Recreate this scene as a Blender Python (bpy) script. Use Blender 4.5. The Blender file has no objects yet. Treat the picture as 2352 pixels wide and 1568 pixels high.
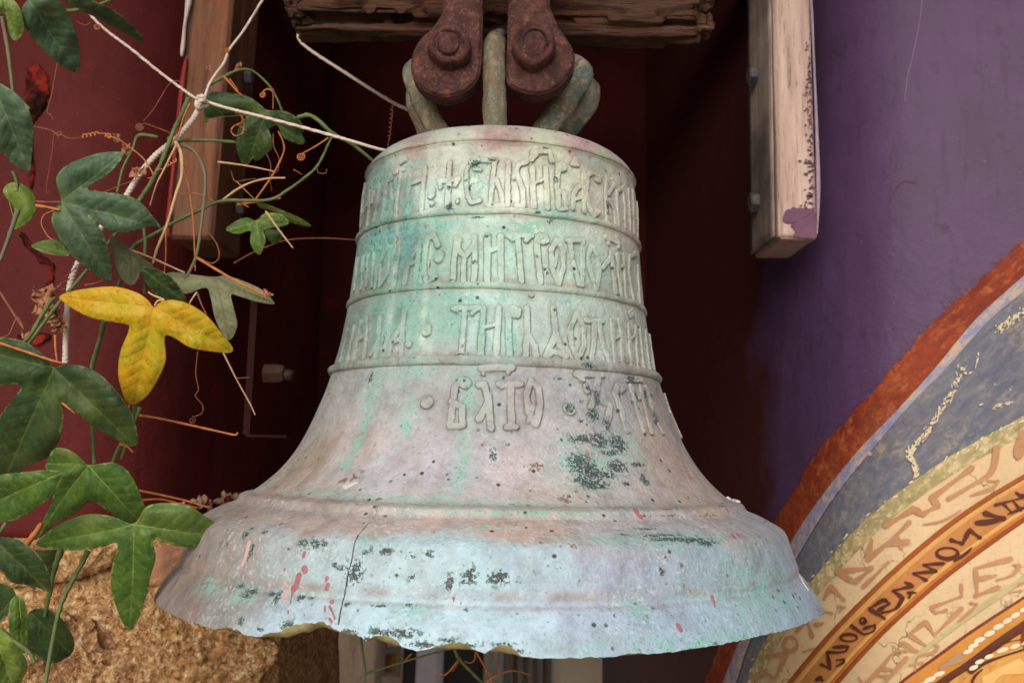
import bpy, bmesh, math, random
import numpy as np
from mathutils import Vector, Matrix
from mathutils.geometry import delaunay_2d_cdt
random.seed(7); rng = np.random.default_rng(7)
SC = bpy.context.scene
COL = SC.collection
R = math.radians

# ------------------------------------------------------------------ camera
CZ = 1.62                                   # eye height above the ground
PITCH, ROLL, FPX = R(7.356), R(1.259), 2092.5   # FPX for a 2352 px wide picture
_fw = np.array([0, math.cos(PITCH), math.sin(PITCH)])
_rt0 = np.array([1.0, 0, 0]); _up0 = np.array([0, -math.sin(PITCH), math.cos(PITCH)])
_rt = _rt0*math.cos(ROLL) + _up0*math.sin(ROLL)
_up = -_rt0*math.sin(ROLL) + _up0*math.cos(ROLL)
CAM = np.array([0, 0, CZ])
cd = bpy.data.cameras.new('camera'); cam = bpy.data.objects.new('camera', cd); COL.objects.link(cam)
M = Matrix.Identity(4)
for i in range(3):
    M[i][0] = _rt[i]; M[i][1] = _up[i]; M[i][2] = -_fw[i]; M[i][3] = CAM[i]
cam.matrix_world = M
cd.sensor_width = 36; cd.lens = FPX/2352*36
cd.clip_start = 0.05; cd.clip_end = 3000
cd.dof.use_dof = True; cd.dof.focus_distance = 0.72; cd.dof.aperture_fstop = 11.0
SC.camera = cam

# ------------------------------------------------------------------ world, sun, exposure
SUN_EL, SUN_AZ = R(27), R(190)              # sun behind the camera, a little to its left
w = bpy.data.worlds.new('World'); SC.world = w; w.use_nodes = True
nt = w.node_tree; bg = nt.nodes['Background']
sky = nt.nodes.new('ShaderNodeTexSky'); sky.sky_type = 'NISHITA'; sky.sun_disc = False
sky.sun_elevation = SUN_EL; sky.sun_rotation = SUN_AZ; sky.dust_density = 3.5; sky.air_density = 1.0
nt.links.new(sky.outputs[0], bg.inputs[0]); bg.inputs[1].default_value = 0.075
sl = bpy.data.lights.new('sun', 'SUN'); sl.energy = 1.5; sl.angle = R(50); sl.color = (1, .985, .965)
so = bpy.data.objects.new('sun', sl); COL.objects.link(so)
sd = Vector((math.sin(SUN_AZ)*math.cos(SUN_EL), math.cos(SUN_AZ)*math.cos(SUN_EL), math.sin(SUN_EL)))
so.rotation_euler = (-sd).to_track_quat('-Z', 'Y').to_euler(); so.location = (0, -3, 5)
SC.view_settings.view_transform = 'Standard'; SC.view_settings.look = 'None'
SC.view_settings.exposure = 0.52; SC.view_settings.gamma = 1.0
SC.view_settings.use_curve_mapping = False
SC.cycles.max_bounces = 6; SC.cycles.diffuse_bounces = 3; SC.cycles.glossy_bounces = 2; SC.cycles.transmission_bounces = 3
SC.cycles.use_adaptive_sampling = True; SC.cycles.adaptive_threshold = .015

# ------------------------------------------------------------------ helpers
K = 2352/4096
ZF = {'V': (0, 0, 1/K), 'S': (0, 0, 1.0), 'A': (1000, 0, .8503), 'B': (1300, 480, .5952), 'C': (1300, 900, .5952),
      'D': (1200, 1400, .7653), 'E': (600, 1900, .5952), 'F': (1900, 1900, .5952), 'L1': (0, 0, .6378),
      'L2': (0, 900, .6378), 'L3': (0, 1731, .6378), 'L4': (700, 0, .5102), 'L5': (600, 700, .7653),
      'R6': (2500, 0, .7655), 'R7': (2700, 1000, .6377), 'R8': (2700, 1731, .6377), 'U': (1000, 2430, .8078),
      'B2': (1400, 560, .28064), 'B3': (2000, 560, .28064), 'F4': (3300, 2231, .33844)}
def Z(t, pts):
    a, b, s = ZF[t]
    return [((a+p[0]*s)*K, (b+p[1]*s)*K) for p in pts]
def ray(vx, vy):
    d = _fw + _rt*((vx-1176)/FPX) + _up*((784-vy)/FPX)
    return d
def P(vx, vy, depth):                       # the point seen at (vx, vy) whose world y is depth
    d = ray(vx, vy); return CAM + d*(depth/d[1])
def lin(c):                                 # sRGB 0-255 to linear
    c = np.asarray(c, float)/255
    return np.where(c <= .04045, c/12.92, ((c+.055)/1.055)**2.4)
def rgba(c): return tuple(float(v) for v in lin(c)) + (1.0,)

def _h(ix, iy, iz, seed):
    n = (ix.astype(np.int64)*374761393 + iy.astype(np.int64)*668265263 + iz.astype(np.int64)*2147483647 + seed*974634777) & 0x7fffffff
    n = (n ^ (n >> 13))*1274126177 & 0x7fffffff
    n = (n ^ (n >> 16))*668265263 & 0x7fffffff
    return (n ^ (n >> 15) & 0xffff).astype(float) % 65536/65536.0
def vn(p, seed=0):                          # 3D value noise 0..1
    p = np.asarray(p, float); i = np.floor(p); f = p-i; i = i.astype(np.int64); f = f*f*(3-2*f)
    o = 0
    for dx in (0, 1):
        for dy in (0, 1):
            for dz in (0, 1):
                wgt = (f[:, 0] if dx else 1-f[:, 0])*(f[:, 1] if dy else 1-f[:, 1])*(f[:, 2] if dz else 1-f[:, 2])
                o = o + wgt*_h(i[:, 0]+dx, i[:, 1]+dy, i[:, 2]+dz, seed)
    return o
def fbm(p, octv=4, seed=0, gain=.5):
    p = np.asarray(p, float); a = 1; s = 0; t = 0
    for o in range(octv):
        s = s + a*vn(p*2**o + 17.3*o, seed+o); t += a; a *= gain
    return s/t
def sstep(a, b, x):
    t = np.clip((x-a)/(b-a), 0, 1); return t*t*(3-2*t)

def link(name, me, mat=None, parent=None, smooth=True):
    o = bpy.data.objects.new(name, me); COL.objects.link(o)
    if mat: me.materials.append(mat)
    if smooth and len(me.polygons): me.polygons.foreach_set('use_smooth', np.ones(len(me.polygons), bool))
    if parent:
        o.parent = parent; o.matrix_parent_inverse = Matrix.Translation(-Vector(parent.location))
    return o
def mesh(name, v, f, mat=None, parent=None, smooth=True, cols=None, attr='col'):
    me = bpy.data.meshes.new(name); me.from_pydata([tuple(map(float, p)) for p in v], [], [tuple(map(int, q)) for q in f])
    if cols is not None:
        a = me.attributes.new(attr, 'FLOAT_COLOR', 'POINT')
        c = np.ones((len(v), 4), np.float32); c[:, :3] = cols; a.data.foreach_set('color', c.ravel())
    me.update()
    return link(name, me, mat, parent, smooth)
def thing(name, label, cat, loc=(0, 0, 0), group=None):
    o = bpy.data.objects.new(name, None); COL.objects.link(o); o.location = tuple(map(float, loc)); o.empty_display_size = .05
    return tag(o, label, cat, group)
def tag(o, label=None, cat=None, group=None, kind=None):
    if label: o['label'] = label
    if cat: o['category'] = cat
    if group: o['group'] = group
    if kind: o['kind'] = kind
    return o
def catmull(pts, n=8, closed=False):
    p = np.asarray(pts, float); out = []
    N = len(p); rngi = range(N if closed else N-1)
    for i in rngi:
        if closed: a, b, c, d = p[(i-1) % N], p[i], p[(i+1) % N], p[(i+2) % N]
        else: a, b, c, d = p[max(i-1, 0)], p[i], p[i+1], p[min(i+2, N-1)]
        for k in range(n):
            t = k/n
            out.append(.5*((2*b)+(c-a)*t+(2*a-5*b+4*c-d)*t*t+(3*b-a-3*c+d)*t**3))
    if not closed: out.append(p[-1])
    return np.array(out)
def grid_faces(nu, nv, closed_u=False):
    i = np.arange(nu if closed_u else nu-1); j = np.arange(nv-1)
    I, J = np.meshgrid(i, j, indexing='ij'); I2 = (I+1) % nu
    return np.stack([I*nv+J, I2*nv+J, I2*nv+J+1, I*nv+J+1], -1).reshape(-1, 4)
def tube(pts, rad, seg=7, twist=0, lobes=0, wob=0, seed=0, square=0):
    p = np.asarray(pts, float); n = len(p)
    rad = np.broadcast_to(np.asarray(rad, float), (n,)) if np.ndim(rad) < 2 else rad
    t = np.gradient(p, axis=0); t /= np.linalg.norm(t, axis=1)[:, None]+1e-12
    ref = np.array([.13, .2, .97])
    a = np.cross(t[0], ref); a /= np.linalg.norm(a); A = [a]
    for i in range(1, n):
        a = A[-1]-t[i]*np.dot(A[-1], t[i]); a /= np.linalg.norm(a)+1e-12; A.append(a)
    A = np.array(A); Bv = np.cross(t, A)
    L = np.concatenate([[0], np.cumsum(np.linalg.norm(np.diff(p, axis=0), axis=1))])
    ang = np.arange(seg)/seg*2*np.pi
    rr = rad[:, None]*np.ones(seg)[None]
    if square: rr = rr*(1+square*((np.cos(ang+.5)**4+np.sin(ang+.5)**4)**-.25-1))[None]
    if lobes: rr = rr*(1+.22*(np.abs(np.cos(.5*lobes*(ang[None]-twist*L[:, None])))-.64)*2)
    if wob: rr = rr*(1+wob*(vn(np.stack([L*300, L*0, L*0], -1), seed)-.5))[:, None]
    v = p[:, None]+rr[..., None]*(np.cos(ang)[None, :, None]*A[:, None]+np.sin(ang)[None, :, None]*Bv[:, None])
    f = []
    for i in range(n-1):
        for k in range(seg):
            k2 = (k+1) % seg; f.append((i*seg+k, i*seg+k2, (i+1)*seg+k2, (i+1)*seg+k))
    v = v.reshape(-1, 3).tolist()
    f.append(tuple(range(seg))[::-1]); f.append(tuple((n-1)*seg+k for k in range(seg)))
    return v, f
def join(parts):
    V, F = [], []
    for v, f in parts:
        o = len(V); V += [tuple(q) for q in v]; F += [tuple(i+o for i in q) for q in f]
    return V, F
def box(x0, x1, y0, y1, z0, z1):
    v = [(x, y, z) for x in (x0, x1) for y in (y0, y1) for z in (z0, z1)]
    f = [(0, 1, 3, 2), (4, 6, 7, 5), (0, 4, 5, 1), (2, 3, 7, 6), (0, 2, 6, 4), (1, 5, 7, 3)]
    return v, f
def rough_box(name, corners, n, mat, parent, amp, freq, seed, bev=.004, chip=0, ridge=0):
    """corners: 8 points in box() order; subdivided, bevelled and displaced by noise"""
    bm = bmesh.new(); vs = [bm.verts.new(c) for c in corners]
    for q in box(0, 1, 0, 1, 0, 1)[1]: bm.faces.new([vs[i] for i in q])
    bmesh.ops.recalc_face_normals(bm, faces=bm.faces)
    if bev: bmesh.ops.bevel(bm, geom=list(bm.edges), offset=bev, segments=2, affect='EDGES')
    L = max(e.calc_length() for e in bm.edges)/n
    for _ in range(7):
        es = [e for e in bm.edges if e.calc_length() > L*1.4]
        if not es: break
        bmesh.ops.subdivide_edges(bm, edges=es, cuts=1, use_grid_fill=True)
    bmesh.ops.triangulate(bm, faces=[f for f in bm.faces if len(f.verts) > 4])
    bm.normal_update()
    co = np.array([v.co for v in bm.verts]); no = np.array([v.normal for v in bm.verts])
    fr = np.asarray(freq, float)
    d = (fbm(co*fr, 4, seed)-.5)*2*amp
    if chip: d -= chip*np.clip(fbm(co*fr*.5+5, 3, seed+9)-.55, 0, 1)*4
    if ridge:
        n1 = fbm(co*np.array([7, 150, 150])+3, 3, seed+21); n2 = fbm(co*np.array([16, 60, 60])+8, 3, seed+22)
        d += ridge*(1-np.abs(2*n1-1)*2.2)-ridge*2.2*sstep(.50, .53, n2)
    co = co+no*d[:, None]
    for v, c in zip(bm.verts, co): v.co = c
    me = bpy.data.meshes.new(name); bm.to_mesh(me); bm.free()
    return link(name, me, mat, parent)

# ------------------------------------------------------------------ material kit
class NT:
    def __init__(s, name):
        s.m = bpy.data.materials.new(name); s.m.use_nodes = True; s.t = s.m.node_tree
        s.b = s.t.nodes['Principled BSDF']; s.out = s.t.nodes['Material Output']
    def n(s, typ, **kw):
        x = s.t.nodes.new('ShaderNode'+typ)
        for k, v in kw.items(): setattr(x, k, v)
        return x
    def l(s, a, b): s.t.links.new(a, b)
    def coord(s, scale=(1, 1, 1), kind='Object'):
        c = s.n('TexCoord'); m = s.n('Mapping'); m.inputs['Scale'].default_value = scale
        s.l(c.outputs[kind], m.inputs[0]); return m.outputs[0]
    def noise(s, vec, scale, detail=6, rough=.6, dist=0):
        detail = min(detail, 5, max(1.0, math.log2(1600/max(scale, 1))))
        x = s.n('TexNoise'); x.inputs['Scale'].default_value = scale; x.inputs['Detail'].default_value = detail
        x.inputs['Roughness'].default_value = rough; x.inputs['Distortion'].default_value = dist
        s.l(vec, x.inputs['Vector']); return x.outputs['Fac']
    def vor(s, vec, scale, feat='F1'):
        x = s.n('TexVoronoi'); x.feature = feat; x.inputs['Scale'].default_value = scale; s.l(vec, x.inputs['Vector']); return x.outputs['Distance']
    def ramp(s, fac, stops, mode='LINEAR'):
        x = s.n('ValToRGB'); x.color_ramp.interpolation = mode; e = x.color_ramp.elements
        while len(e) < len(stops): e.new(.5)
        for k, (p, c) in enumerate(stops):
            e[k].position = p; e[k].color = c if not np.isscalar(c) else (c, c, c, 1)
        s.l(fac, x.inputs[0]); return x.outputs[0]
    def mix(s, fac, a, b, mode='MIX'):
        x = s.n('Mix'); x.data_type = 'RGBA'; x.blend_type = mode
        for v, i in ((fac, 0), (a, 6), (b, 7)):
            if hasattr(v, 'is_output'): s.l(v, x.inputs[i])
            elif i == 0: x.inputs[0].default_value = v
            else: x.inputs[i].default_value = v
        return x.outputs[2]
    def math(s, op, a, b=0.5, c=None):
        x = s.n('Math'); x.operation = op
        for i, v in enumerate((a, b, c)):
            if v is None: continue
            if hasattr(v, 'is_output'): s.l(v, x.inputs[i])
            else: x.inputs[i].default_value = v
        return x.outputs[0]
    def attr(s, name):
        x = s.n('Attribute'); x.attribute_name = name; return x
    def bump(s, h, strength=.3, dist=.002, normal=None):
        x = s.n('Bump'); x.inputs['Strength'].default_value = strength; x.inputs['Distance'].default_value = dist
        s.l(h, x.inputs['Height'])
        if normal: s.l(normal, x.inputs['Normal'])
        s.l(x.outputs[0], s.b.inputs['Normal']); return x.outputs[0]
    def fin(s, col=None, rough=.8, spec=.3, metal=0):
        if col is not None:
            if hasattr(col, 'is_output'): s.l(col, s.b.inputs['Base Color'])
            else: s.b.inputs['Base Color'].default_value = col
        if hasattr(rough, 'is_output'): s.l(rough, s.b.inputs['Roughness'])
        else: s.b.inputs['Roughness'].default_value = rough
        s.b.inputs['Specular IOR Level'].default_value = spec; s.b.inputs['Metallic'].default_value = metal
        return s.m

def mat_patina():
    k = NT('bronze_patina'); v = k.coord(); vs = k.coord((1, 1, .16)); vh = k.coord((1, 1, 7))
    base = k.attr('col').outputs['Color']; msk = k.attr('msk'); sep = k.n('SeparateColor'); k.l(msk.outputs['Color'], sep.inputs[0])
    dark, teal, rust = sep.outputs[0], sep.outputs[1], sep.outputs[2]
    mott = k.noise(v, 55, 6, .72)
    c = k.mix(1.0, base, k.ramp(mott, [(.28, rgba((214, 208, 204))), (.5, rgba((246, 246, 246))), (.72, (1.13, 1.14, 1.12, 1))]), 'MULTIPLY')
    st = k.noise(vs, 95, 4, .7)                      # runs down the wall
    c = k.mix(k.ramp(st, [(.56, 0.0), (.74, .20)]), c, rgba((190, 212, 204)))
    c = k.mix(k.ramp(st, [(.26, .14), (.42, 0.0)]), c, rgba((128, 112, 104)))
    sc = k.noise(vh, 34, 4, .75)                     # turning scratches
    c = k.mix(k.ramp(sc, [(.30, .22), (.40, 0.0)]), c, rgba((120, 118, 112)))
    sz = k.n('SeparateXYZ'); k.l(k.coord(), sz.inputs[0]); lipz = k.n('MapRange'); k.l(sz.outputs['Z'], lipz.inputs['Value']); lipz.inputs['From Min'].default_value = CZ+.03; lipz.inputs['From Max'].default_value = CZ-.06
    lipz.inputs['To Min'].default_value = .25; lipz.inputs['To Max'].default_value = .5; lip = lipz.outputs[0]
    clus = k.noise(v, 17, 4, .6); fine = k.noise(v, 270, 3, .65)
    c = k.mix(k.math('MULTIPLY', lip, k.math('MULTIPLY', k.ramp(fine, [(.54, 0.0), (.64, .8)]), k.ramp(clus, [(.44, 0.0), (.60, 1.0)]))), c, rgba((208, 222, 222)))
    c = k.mix(k.math('MULTIPLY', k.ramp(fine, [(.34, .45), (.42, 0.0)]), k.ramp(clus, [(.36, 1.0), (.54, .15)])), c, rgba((126, 110, 106)))
    lav = k.noise(v, 24, 5, .7)
    c = k.mix(k.ramp(lav, [(.54, 0.0), (.66, .18)]), c, rgba((172, 166, 172)))
    tn = k.noise(v, 170, 4, .8)
    tm = k.math('MULTIPLY', teal, k.ramp(tn, [(.44, 0.0), (.54, 1.0)]))
    c = k.mix(tm, c, rgba((128, 182, 170)))
    c = k.mix(k.math('MULTIPLY', teal, k.ramp(k.noise(v, 380, 4, .7), [(.62, 0.0), (.68, .9)])), c, rgba((66, 84, 84)))
    dn = k.noise(v, 300, 4, .8)
    dsum = k.math('ADD', dark, k.math('MULTIPLY_ADD', dn, 2.3, -1.15))
    dm = k.ramp(dsum, [(.43, 0.0), (.50, .95)])
    hal = k.ramp(dsum, [(.33, 0.0), (.42, .5)])
    c = k.mix(hal, c, rgba((146, 190, 180)))
    isl = k.noise(v, 300, 3, .75)
    dc = k.mix(k.ramp(isl, [(.56, 0.0), (.63, .9)]), rgba((66, 68, 72)), rgba((124, 158, 152)))
    c = k.mix(dm, c, dc)
    pv = k.vor(v, 95); pn = k.noise(v, 26, 3)
    pm = k.math('MULTIPLY', k.ramp(pv, [(.11, 1.0), (.17, 0.0)]), k.ramp(pn, [(.50, 0.0), (.58, 1.0)]))
    c = k.mix(pm, c, rgba((72, 76, 76)))
    rn = k.noise(v, 240, 4, .7)
    rsum = k.math('ADD', rust, k.math('MULTIPLY_ADD', rn, 1.0, -.5))
    c = k.mix(k.ramp(rsum, [(.50, 0.0), (.62, .85)]), c, rgba((118, 86, 66)))
    ht = k.math('ADD', k.math('MULTIPLY', k.noise(v, 300, 3, .7), .7), k.math('MULTIPLY', k.noise(v, 90, 3, .6), .8))
    ht = k.math('ADD', ht, k.math('MULTIPLY', sc, .35))
    ht = k.math('SUBTRACT', ht, k.math('MULTIPLY', dm, .55)); ht = k.math('SUBTRACT', ht, k.math('MULTIPLY', pm, .8))
    k.bump(ht, .9, .0018)
    return k.fin(c, k.ramp(mott, [(.2, .6), (.8, .85)]), .3)

def mat_rust():
    k = NT('rusted_iron'); v = k.coord()
    a = k.noise(v, 70, 8, .75); b = k.noise(v, 380, 5, .7)
    c = k.ramp(a, [(.30, rgba((38, 23, 21))), (.45, rgba((70, 39, 31))), (.57, rgba((86, 54, 49))), (.68, rgba((132, 76, 42)))])
    c = k.mix(k.ramp(b, [(.35, .55), (.5, 0.0)]), c, rgba((58, 38, 40)))
    c = k.mix(k.ramp(b, [(.58, 0.0), (.72, .5)]), c, rgba((128, 96, 110)))
    k.bump(k.math('ADD', a, b), .8, .0016)
    return k.fin(c, .82, .3)
def mat_wood(name, c0, c1, c2, axis='x', sc=1.0, grey=None, bump=.6, dist=.002):
    k = NT(name); s = {'x': (3, 40, 40), 'z': (40, 40, 3)}[axis]
    v = k.coord(tuple(q*sc for q in s)); v2 = k.coord()
    a = k.noise(v, 1.5, 8, .65, .6); b = k.noise(v, 6, 6, .7, .3)
    c = k.ramp(a, [(.3, rgba(c0)), (.5, rgba(c1)), (.72, rgba(c2))])
    c = k.mix(k.ramp(b, [(.30, .8), (.45, 0.0)]), c, rgba(tuple(int(q*.45) for q in c0)))
    if grey: c = k.mix(k.ramp(k.noise(v2, 9, 5), [(.42, 0.0), (.62, .75)]), c, rgba(grey))
    k.bump(k.math('ADD', k.math('MULTIPLY', a, 1.2), b), bump, dist)
    return k.fin(c, .8, .25)
def mat_plaster(name, c0, c1, spots=None, bump=.25, rough=.62, spec=.3, streak=0):
    k = NT(name); v = k.coord(); v2 = k.coord((14, 14, 2.5))
    a = k.noise(v, 7, 6, .6); b = k.noise(v2, 2, 6, .65); f = k.noise(v, 180, 5, .7)
    c = k.mix(k.ramp(k.math('ADD', k.math('MULTIPLY', a, .5), k.math('MULTIPLY', b, .5)), [(.35, 0.0), (.65, 1.0)]), rgba(c0), rgba(c1))
    if spots: c = k.mix(k.ramp(k.math('ADD', k.math('MULTIPLY', k.noise(v, 26, 8, .7), .7), k.math('MULTIPLY', k.noise(v, 4, 3), .3)), [(.60, 0.0), (.66, .85)]), c, rgba(spots))
    c = k.mix(k.ramp(f, [(.68, 0.0), (.76, .25)]), c, rgba((190, 160, 160)))
    c = k.mix(k.ramp(k.noise(v2, 5, 7, .7), [(.30, .45), (.46, 0.0)]), c, rgba(tuple(int(q*.72) for q in c0)))
    c = k.mix(k.ramp(k.noise(v, 3.5, 4, .6), [(.52, 0.0), (.68, .30)]), c, rgba(tuple(min(255, int(q*1.18)) for q in c1)))
    k.bump(k.math('ADD', k.math('MULTIPLY', k.noise(v, 24, 4), 1.6), k.math('MULTIPLY', f, .35)), bump, .003)
    return k.fin(c, rough, spec)
def mat_paint(name, c0, c1, wear=None, sc=40, amt=.62, rough=.7, crack=0, streak=.5):
    k = NT(name); v = k.coord()
    tc = k.n('TexCoord'); m1 = k.n('Mapping'); m1.inputs['Rotation'].default_value = (0, R(42), 0); k.l(tc.outputs['Object'], m1.inputs[0])
    m2 = k.n('Mapping'); m2.inputs['Scale'].default_value = (.10, 1, 1); k.l(m1.outputs[0], m2.inputs[0]); vb = m2.outputs[0]
    a = k.noise(v, sc*.4, 6, .65); f = k.noise(v, 210, 5, .75); br = k.noise(vb, 130, 7, .7)
    c = k.mix(k.ramp(k.math('ADD', k.math('MULTIPLY', a, 1-streak), k.math('MULTIPLY', br, streak)), [(.38, 0.0), (.62, 1.0)]), rgba(c0), rgba(c1))
    c = k.mix(k.ramp(f, [(.30, .35), (.44, 0.0)]), c, rgba(tuple(int(q*.7) for q in c0)))
    c = k.mix(k.ramp(k.noise(v, 16, 5, .7), [(.50, 0.0), (.70, .22)]), c, rgba((126, 96, 70)))
    if wear:
        wv = k.math('ADD', k.math('MULTIPLY', k.noise(v, sc, 8, .75), .45), k.math('ADD', k.math('MULTIPLY', f, .2), k.math('MULTIPLY', br, .35)))
        c = k.mix(k.ramp(wv, [(amt-.06, 0.0), (amt+.03, .85)]), c, rgba(wear))
    h = k.math('ADD', a, f)
    if crack:
        vd = k.n('TexVoronoi'); vd.feature = 'DISTANCE_TO_EDGE'; vd.inputs['Scale'].default_value = 15
        dv = k.n('Mix'); dv.data_type = 'VECTOR'; nv = k.n('TexNoise'); nv.inputs['Scale'].default_value = 22; nv.inputs['Detail'].default_value = 5; k.l(v, nv.inputs['Vector'])
        dv.inputs[0].default_value = .08; k.l(v, dv.inputs[4]); k.l(nv.outputs['Color'], dv.inputs[5]); k.l(dv.outputs[1], vd.inputs['Vector'])
        cm = k.math('MULTIPLY', k.ramp(vd.outputs['Distance'], [(.006, .75), (.014, 0.0)]), k.ramp(k.noise(v, 11, 3), [(.45, 0.0), (.58, 1.0)]))
        c = k.mix(cm, c, rgba((104, 82, 62))); h = k.math('SUBTRACT', h, cm)
    k.bump(h, .3, .0012)
    return k.fin(c, rough, .22)
def mat_leaf(name, top, top2, vein, spot, gloss=.5, trans=.25):
    k = NT(name); v = k.coord(); at = k.attr('col'); sep = k.n('SeparateColor'); k.l(at.outputs['Color'], sep.inputs[0])
    vm, rnd, edge = sep.outputs[0], sep.outputs[1], sep.outputs[2]
    a = k.noise(v, 55, 7, .7); b = k.noise(v, 240, 6, .75)
    c = k.mix(k.ramp(k.math('ADD', k.math('MULTIPLY', a, .5), k.math('MULTIPLY', rnd, .5)), [(.36, 0.0), (.62, 1.0)]), rgba(top), rgba(top2))
    c = k.mix(k.ramp(b, [(.34, .55), (.48, 0.0)]), c, rgba(tuple(int(q*.66) for q in top)))
    c = k.mix(k.ramp(b, [(.58, 0.0), (.70, .35)]), c, rgba(spot))
    big = k.noise(v, 14, 3)
    c = k.mix(k.ramp(big, [(.52, 0.0), (.66, .30)]), c, rgba(spot))
    sp = k.math('ADD', k.math('MULTIPLY', k.noise(v, 150, 3), .8), k.math('MULTIPLY', edge, .20))
    c = k.mix(k.ramp(sp, [(.57, 0.0), (.63, .7)]), c, rgba(spot))
    c = k.mix(k.ramp(k.math('MULTIPLY', edge, k.noise(v, 45, 4, .7)), [(.48, 0.0), (.60, .8)]), c, rgba((150, 118, 66)))
    c = k.mix(k.math('MULTIPLY', vm, .42), c, rgba(vein))
    k.bump(k.math('ADD', k.math('MULTIPLY', b, .8), k.math('MULTIPLY', vm, -1.0)), .5, .0012)
    k.fin(c, k.ramp(b, [(.3, gloss+.12), (.7, gloss-.08)]), .35)
    tr = k.n('BsdfTranslucent'); k.l(k.mix(.5, c, rgba((130, 150, 40))), tr.inputs[0])
    mx = k.n('MixShader'); mx.inputs[0].default_value = trans
    k.l(k.b.outputs[0], mx.inputs[1]); k.l(tr.outputs[0], mx.inputs[2]); k.l(mx.outputs[0], k.out.inputs[0])
    return k.m
def mat_simple(name, c0, c1, sc=60, rough=.7, bump=.3, dist=.001, stretch=(1, 1, 1)):
    k = NT(name); v = k.coord(stretch); a = k.noise(v, sc, 6, .65)
    c = k.mix(k.ramp(a, [(.3, 0.0), (.7, 1.0)]), rgba(c0), rgba(c1)); k.bump(a, bump, dist)
    return k.fin(c, rough, .3)
def mat_stone():
    k = NT('rubble_stone'); v = k.coord()
    a = k.noise(v, 16, 8, .7, .4); b = k.noise(v, 120, 8, .8, .5); d = k.noise(v, 5, 3)
    c = k.ramp(b, [(.36, rgba((96, 62, 40))), (.45, rgba((176, 130, 86))), (.53, rgba((200, 160, 112))), (.62, rgba((230, 208, 170)))])
    c = k.mix(k.ramp(a, [(.36, .7), (.48, 0.0)]), c, rgba((120, 76, 50)))
    c = k.mix(k.ramp(d, [(.5, 0.0), (.7, .4)]), c, rgba((186, 140, 76)))
    k.bump(k.math('ADD', k.math('MULTIPLY', a, .9), b), 1.0, .012)
    return k.fin(c, .9, .2)
MAT = {}
MAT['patina'] = mat_patina(); MAT['rust'] = mat_rust()
MAT['beam'] = mat_wood('weathered_beam_wood', (44, 26, 19), (88, 54, 38), (128, 90, 68), 'x', 1.0, (98, 76, 62), 1.0, .010)
MAT['post_l'] = mat_wood('brown_post_wood', (84, 52, 40), (122, 78, 56), (148, 100, 74), 'z', 1.0, (112, 84, 70), .9)
MAT['post_r'] = mat_wood('pale_oak_wood', (170, 144, 134), (196, 170, 160), (212, 190, 180), 'z', 1.6, None, .5)
MAT['post_side'] = mat_wood('grey_sawn_wood', (150, 132, 124), (182, 164, 154), (200, 184, 174), 'z', 1.2, (92, 84, 86), .5)
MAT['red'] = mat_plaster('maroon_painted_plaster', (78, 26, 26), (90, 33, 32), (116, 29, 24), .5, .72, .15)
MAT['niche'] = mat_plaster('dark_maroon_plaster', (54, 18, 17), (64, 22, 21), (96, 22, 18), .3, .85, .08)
MAT['purple'] = mat_plaster('purple_painted_plaster', (75, 54, 85), (86, 62, 100), (66, 46, 71), .5, .55, .3)
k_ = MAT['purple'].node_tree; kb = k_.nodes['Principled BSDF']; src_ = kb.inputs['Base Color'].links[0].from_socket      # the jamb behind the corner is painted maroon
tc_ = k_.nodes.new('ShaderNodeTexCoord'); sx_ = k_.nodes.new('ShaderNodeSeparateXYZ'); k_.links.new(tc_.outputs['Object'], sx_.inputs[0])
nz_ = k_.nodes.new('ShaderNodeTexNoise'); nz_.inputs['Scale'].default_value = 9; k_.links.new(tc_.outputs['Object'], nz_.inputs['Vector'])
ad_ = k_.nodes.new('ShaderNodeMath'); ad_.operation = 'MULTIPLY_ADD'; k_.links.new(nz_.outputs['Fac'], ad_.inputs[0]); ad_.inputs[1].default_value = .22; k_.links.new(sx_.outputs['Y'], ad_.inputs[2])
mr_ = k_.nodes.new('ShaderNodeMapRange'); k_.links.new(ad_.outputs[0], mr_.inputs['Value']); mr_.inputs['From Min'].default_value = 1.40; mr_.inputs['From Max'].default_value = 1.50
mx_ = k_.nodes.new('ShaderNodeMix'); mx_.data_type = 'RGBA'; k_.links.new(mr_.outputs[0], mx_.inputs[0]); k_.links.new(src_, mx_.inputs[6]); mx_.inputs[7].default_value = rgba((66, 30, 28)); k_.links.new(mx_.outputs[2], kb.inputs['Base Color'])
MAT['stone'] = mat_stone()
MAT['mortar'] = mat_paint('smooth_mortar', (122, 84, 64), (156, 116, 88), wear=(190, 152, 114), sc=30, amt=.58, rough=.9, crack=1, streak=0)
MAT['rope'] = mat_simple('white_cord', (196, 176, 164), (226, 210, 200), 500, .85, .4, .0006)
MAT['stem'] = mat_simple('green_stem', (74, 92, 48), (108, 120, 74), 90, .6)
MAT['stemp'] = mat_simple('purplish_stem', (112, 92, 86), (98, 110, 70), 60, .6)
MAT['tend'] = mat_simple('orange_tendril', (156, 88, 48), (196, 122, 70), 120, .6)
MAT['tendd'] = mat_simple('brown_tendril', (112, 62, 44), (148, 92, 66), 120, .65)
MAT['tendp'] = mat_simple('straw_tendril', (176, 140, 104), (206, 172, 128), 120, .65)
MAT['dry'] = mat_simple('dry_brown_leaf', (130, 82, 56), (184, 132, 98), 90, .85, .5)
MAT['leaf_b'] = mat_leaf('leaf_blue_green', (70, 98, 74), (84, 112, 82), (120, 140, 96), (130, 150, 92))
MAT['leaf_g'] = mat_leaf('leaf_green', (64, 98, 40), (88, 122, 48), (128, 150, 70), (150, 160, 84))
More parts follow.
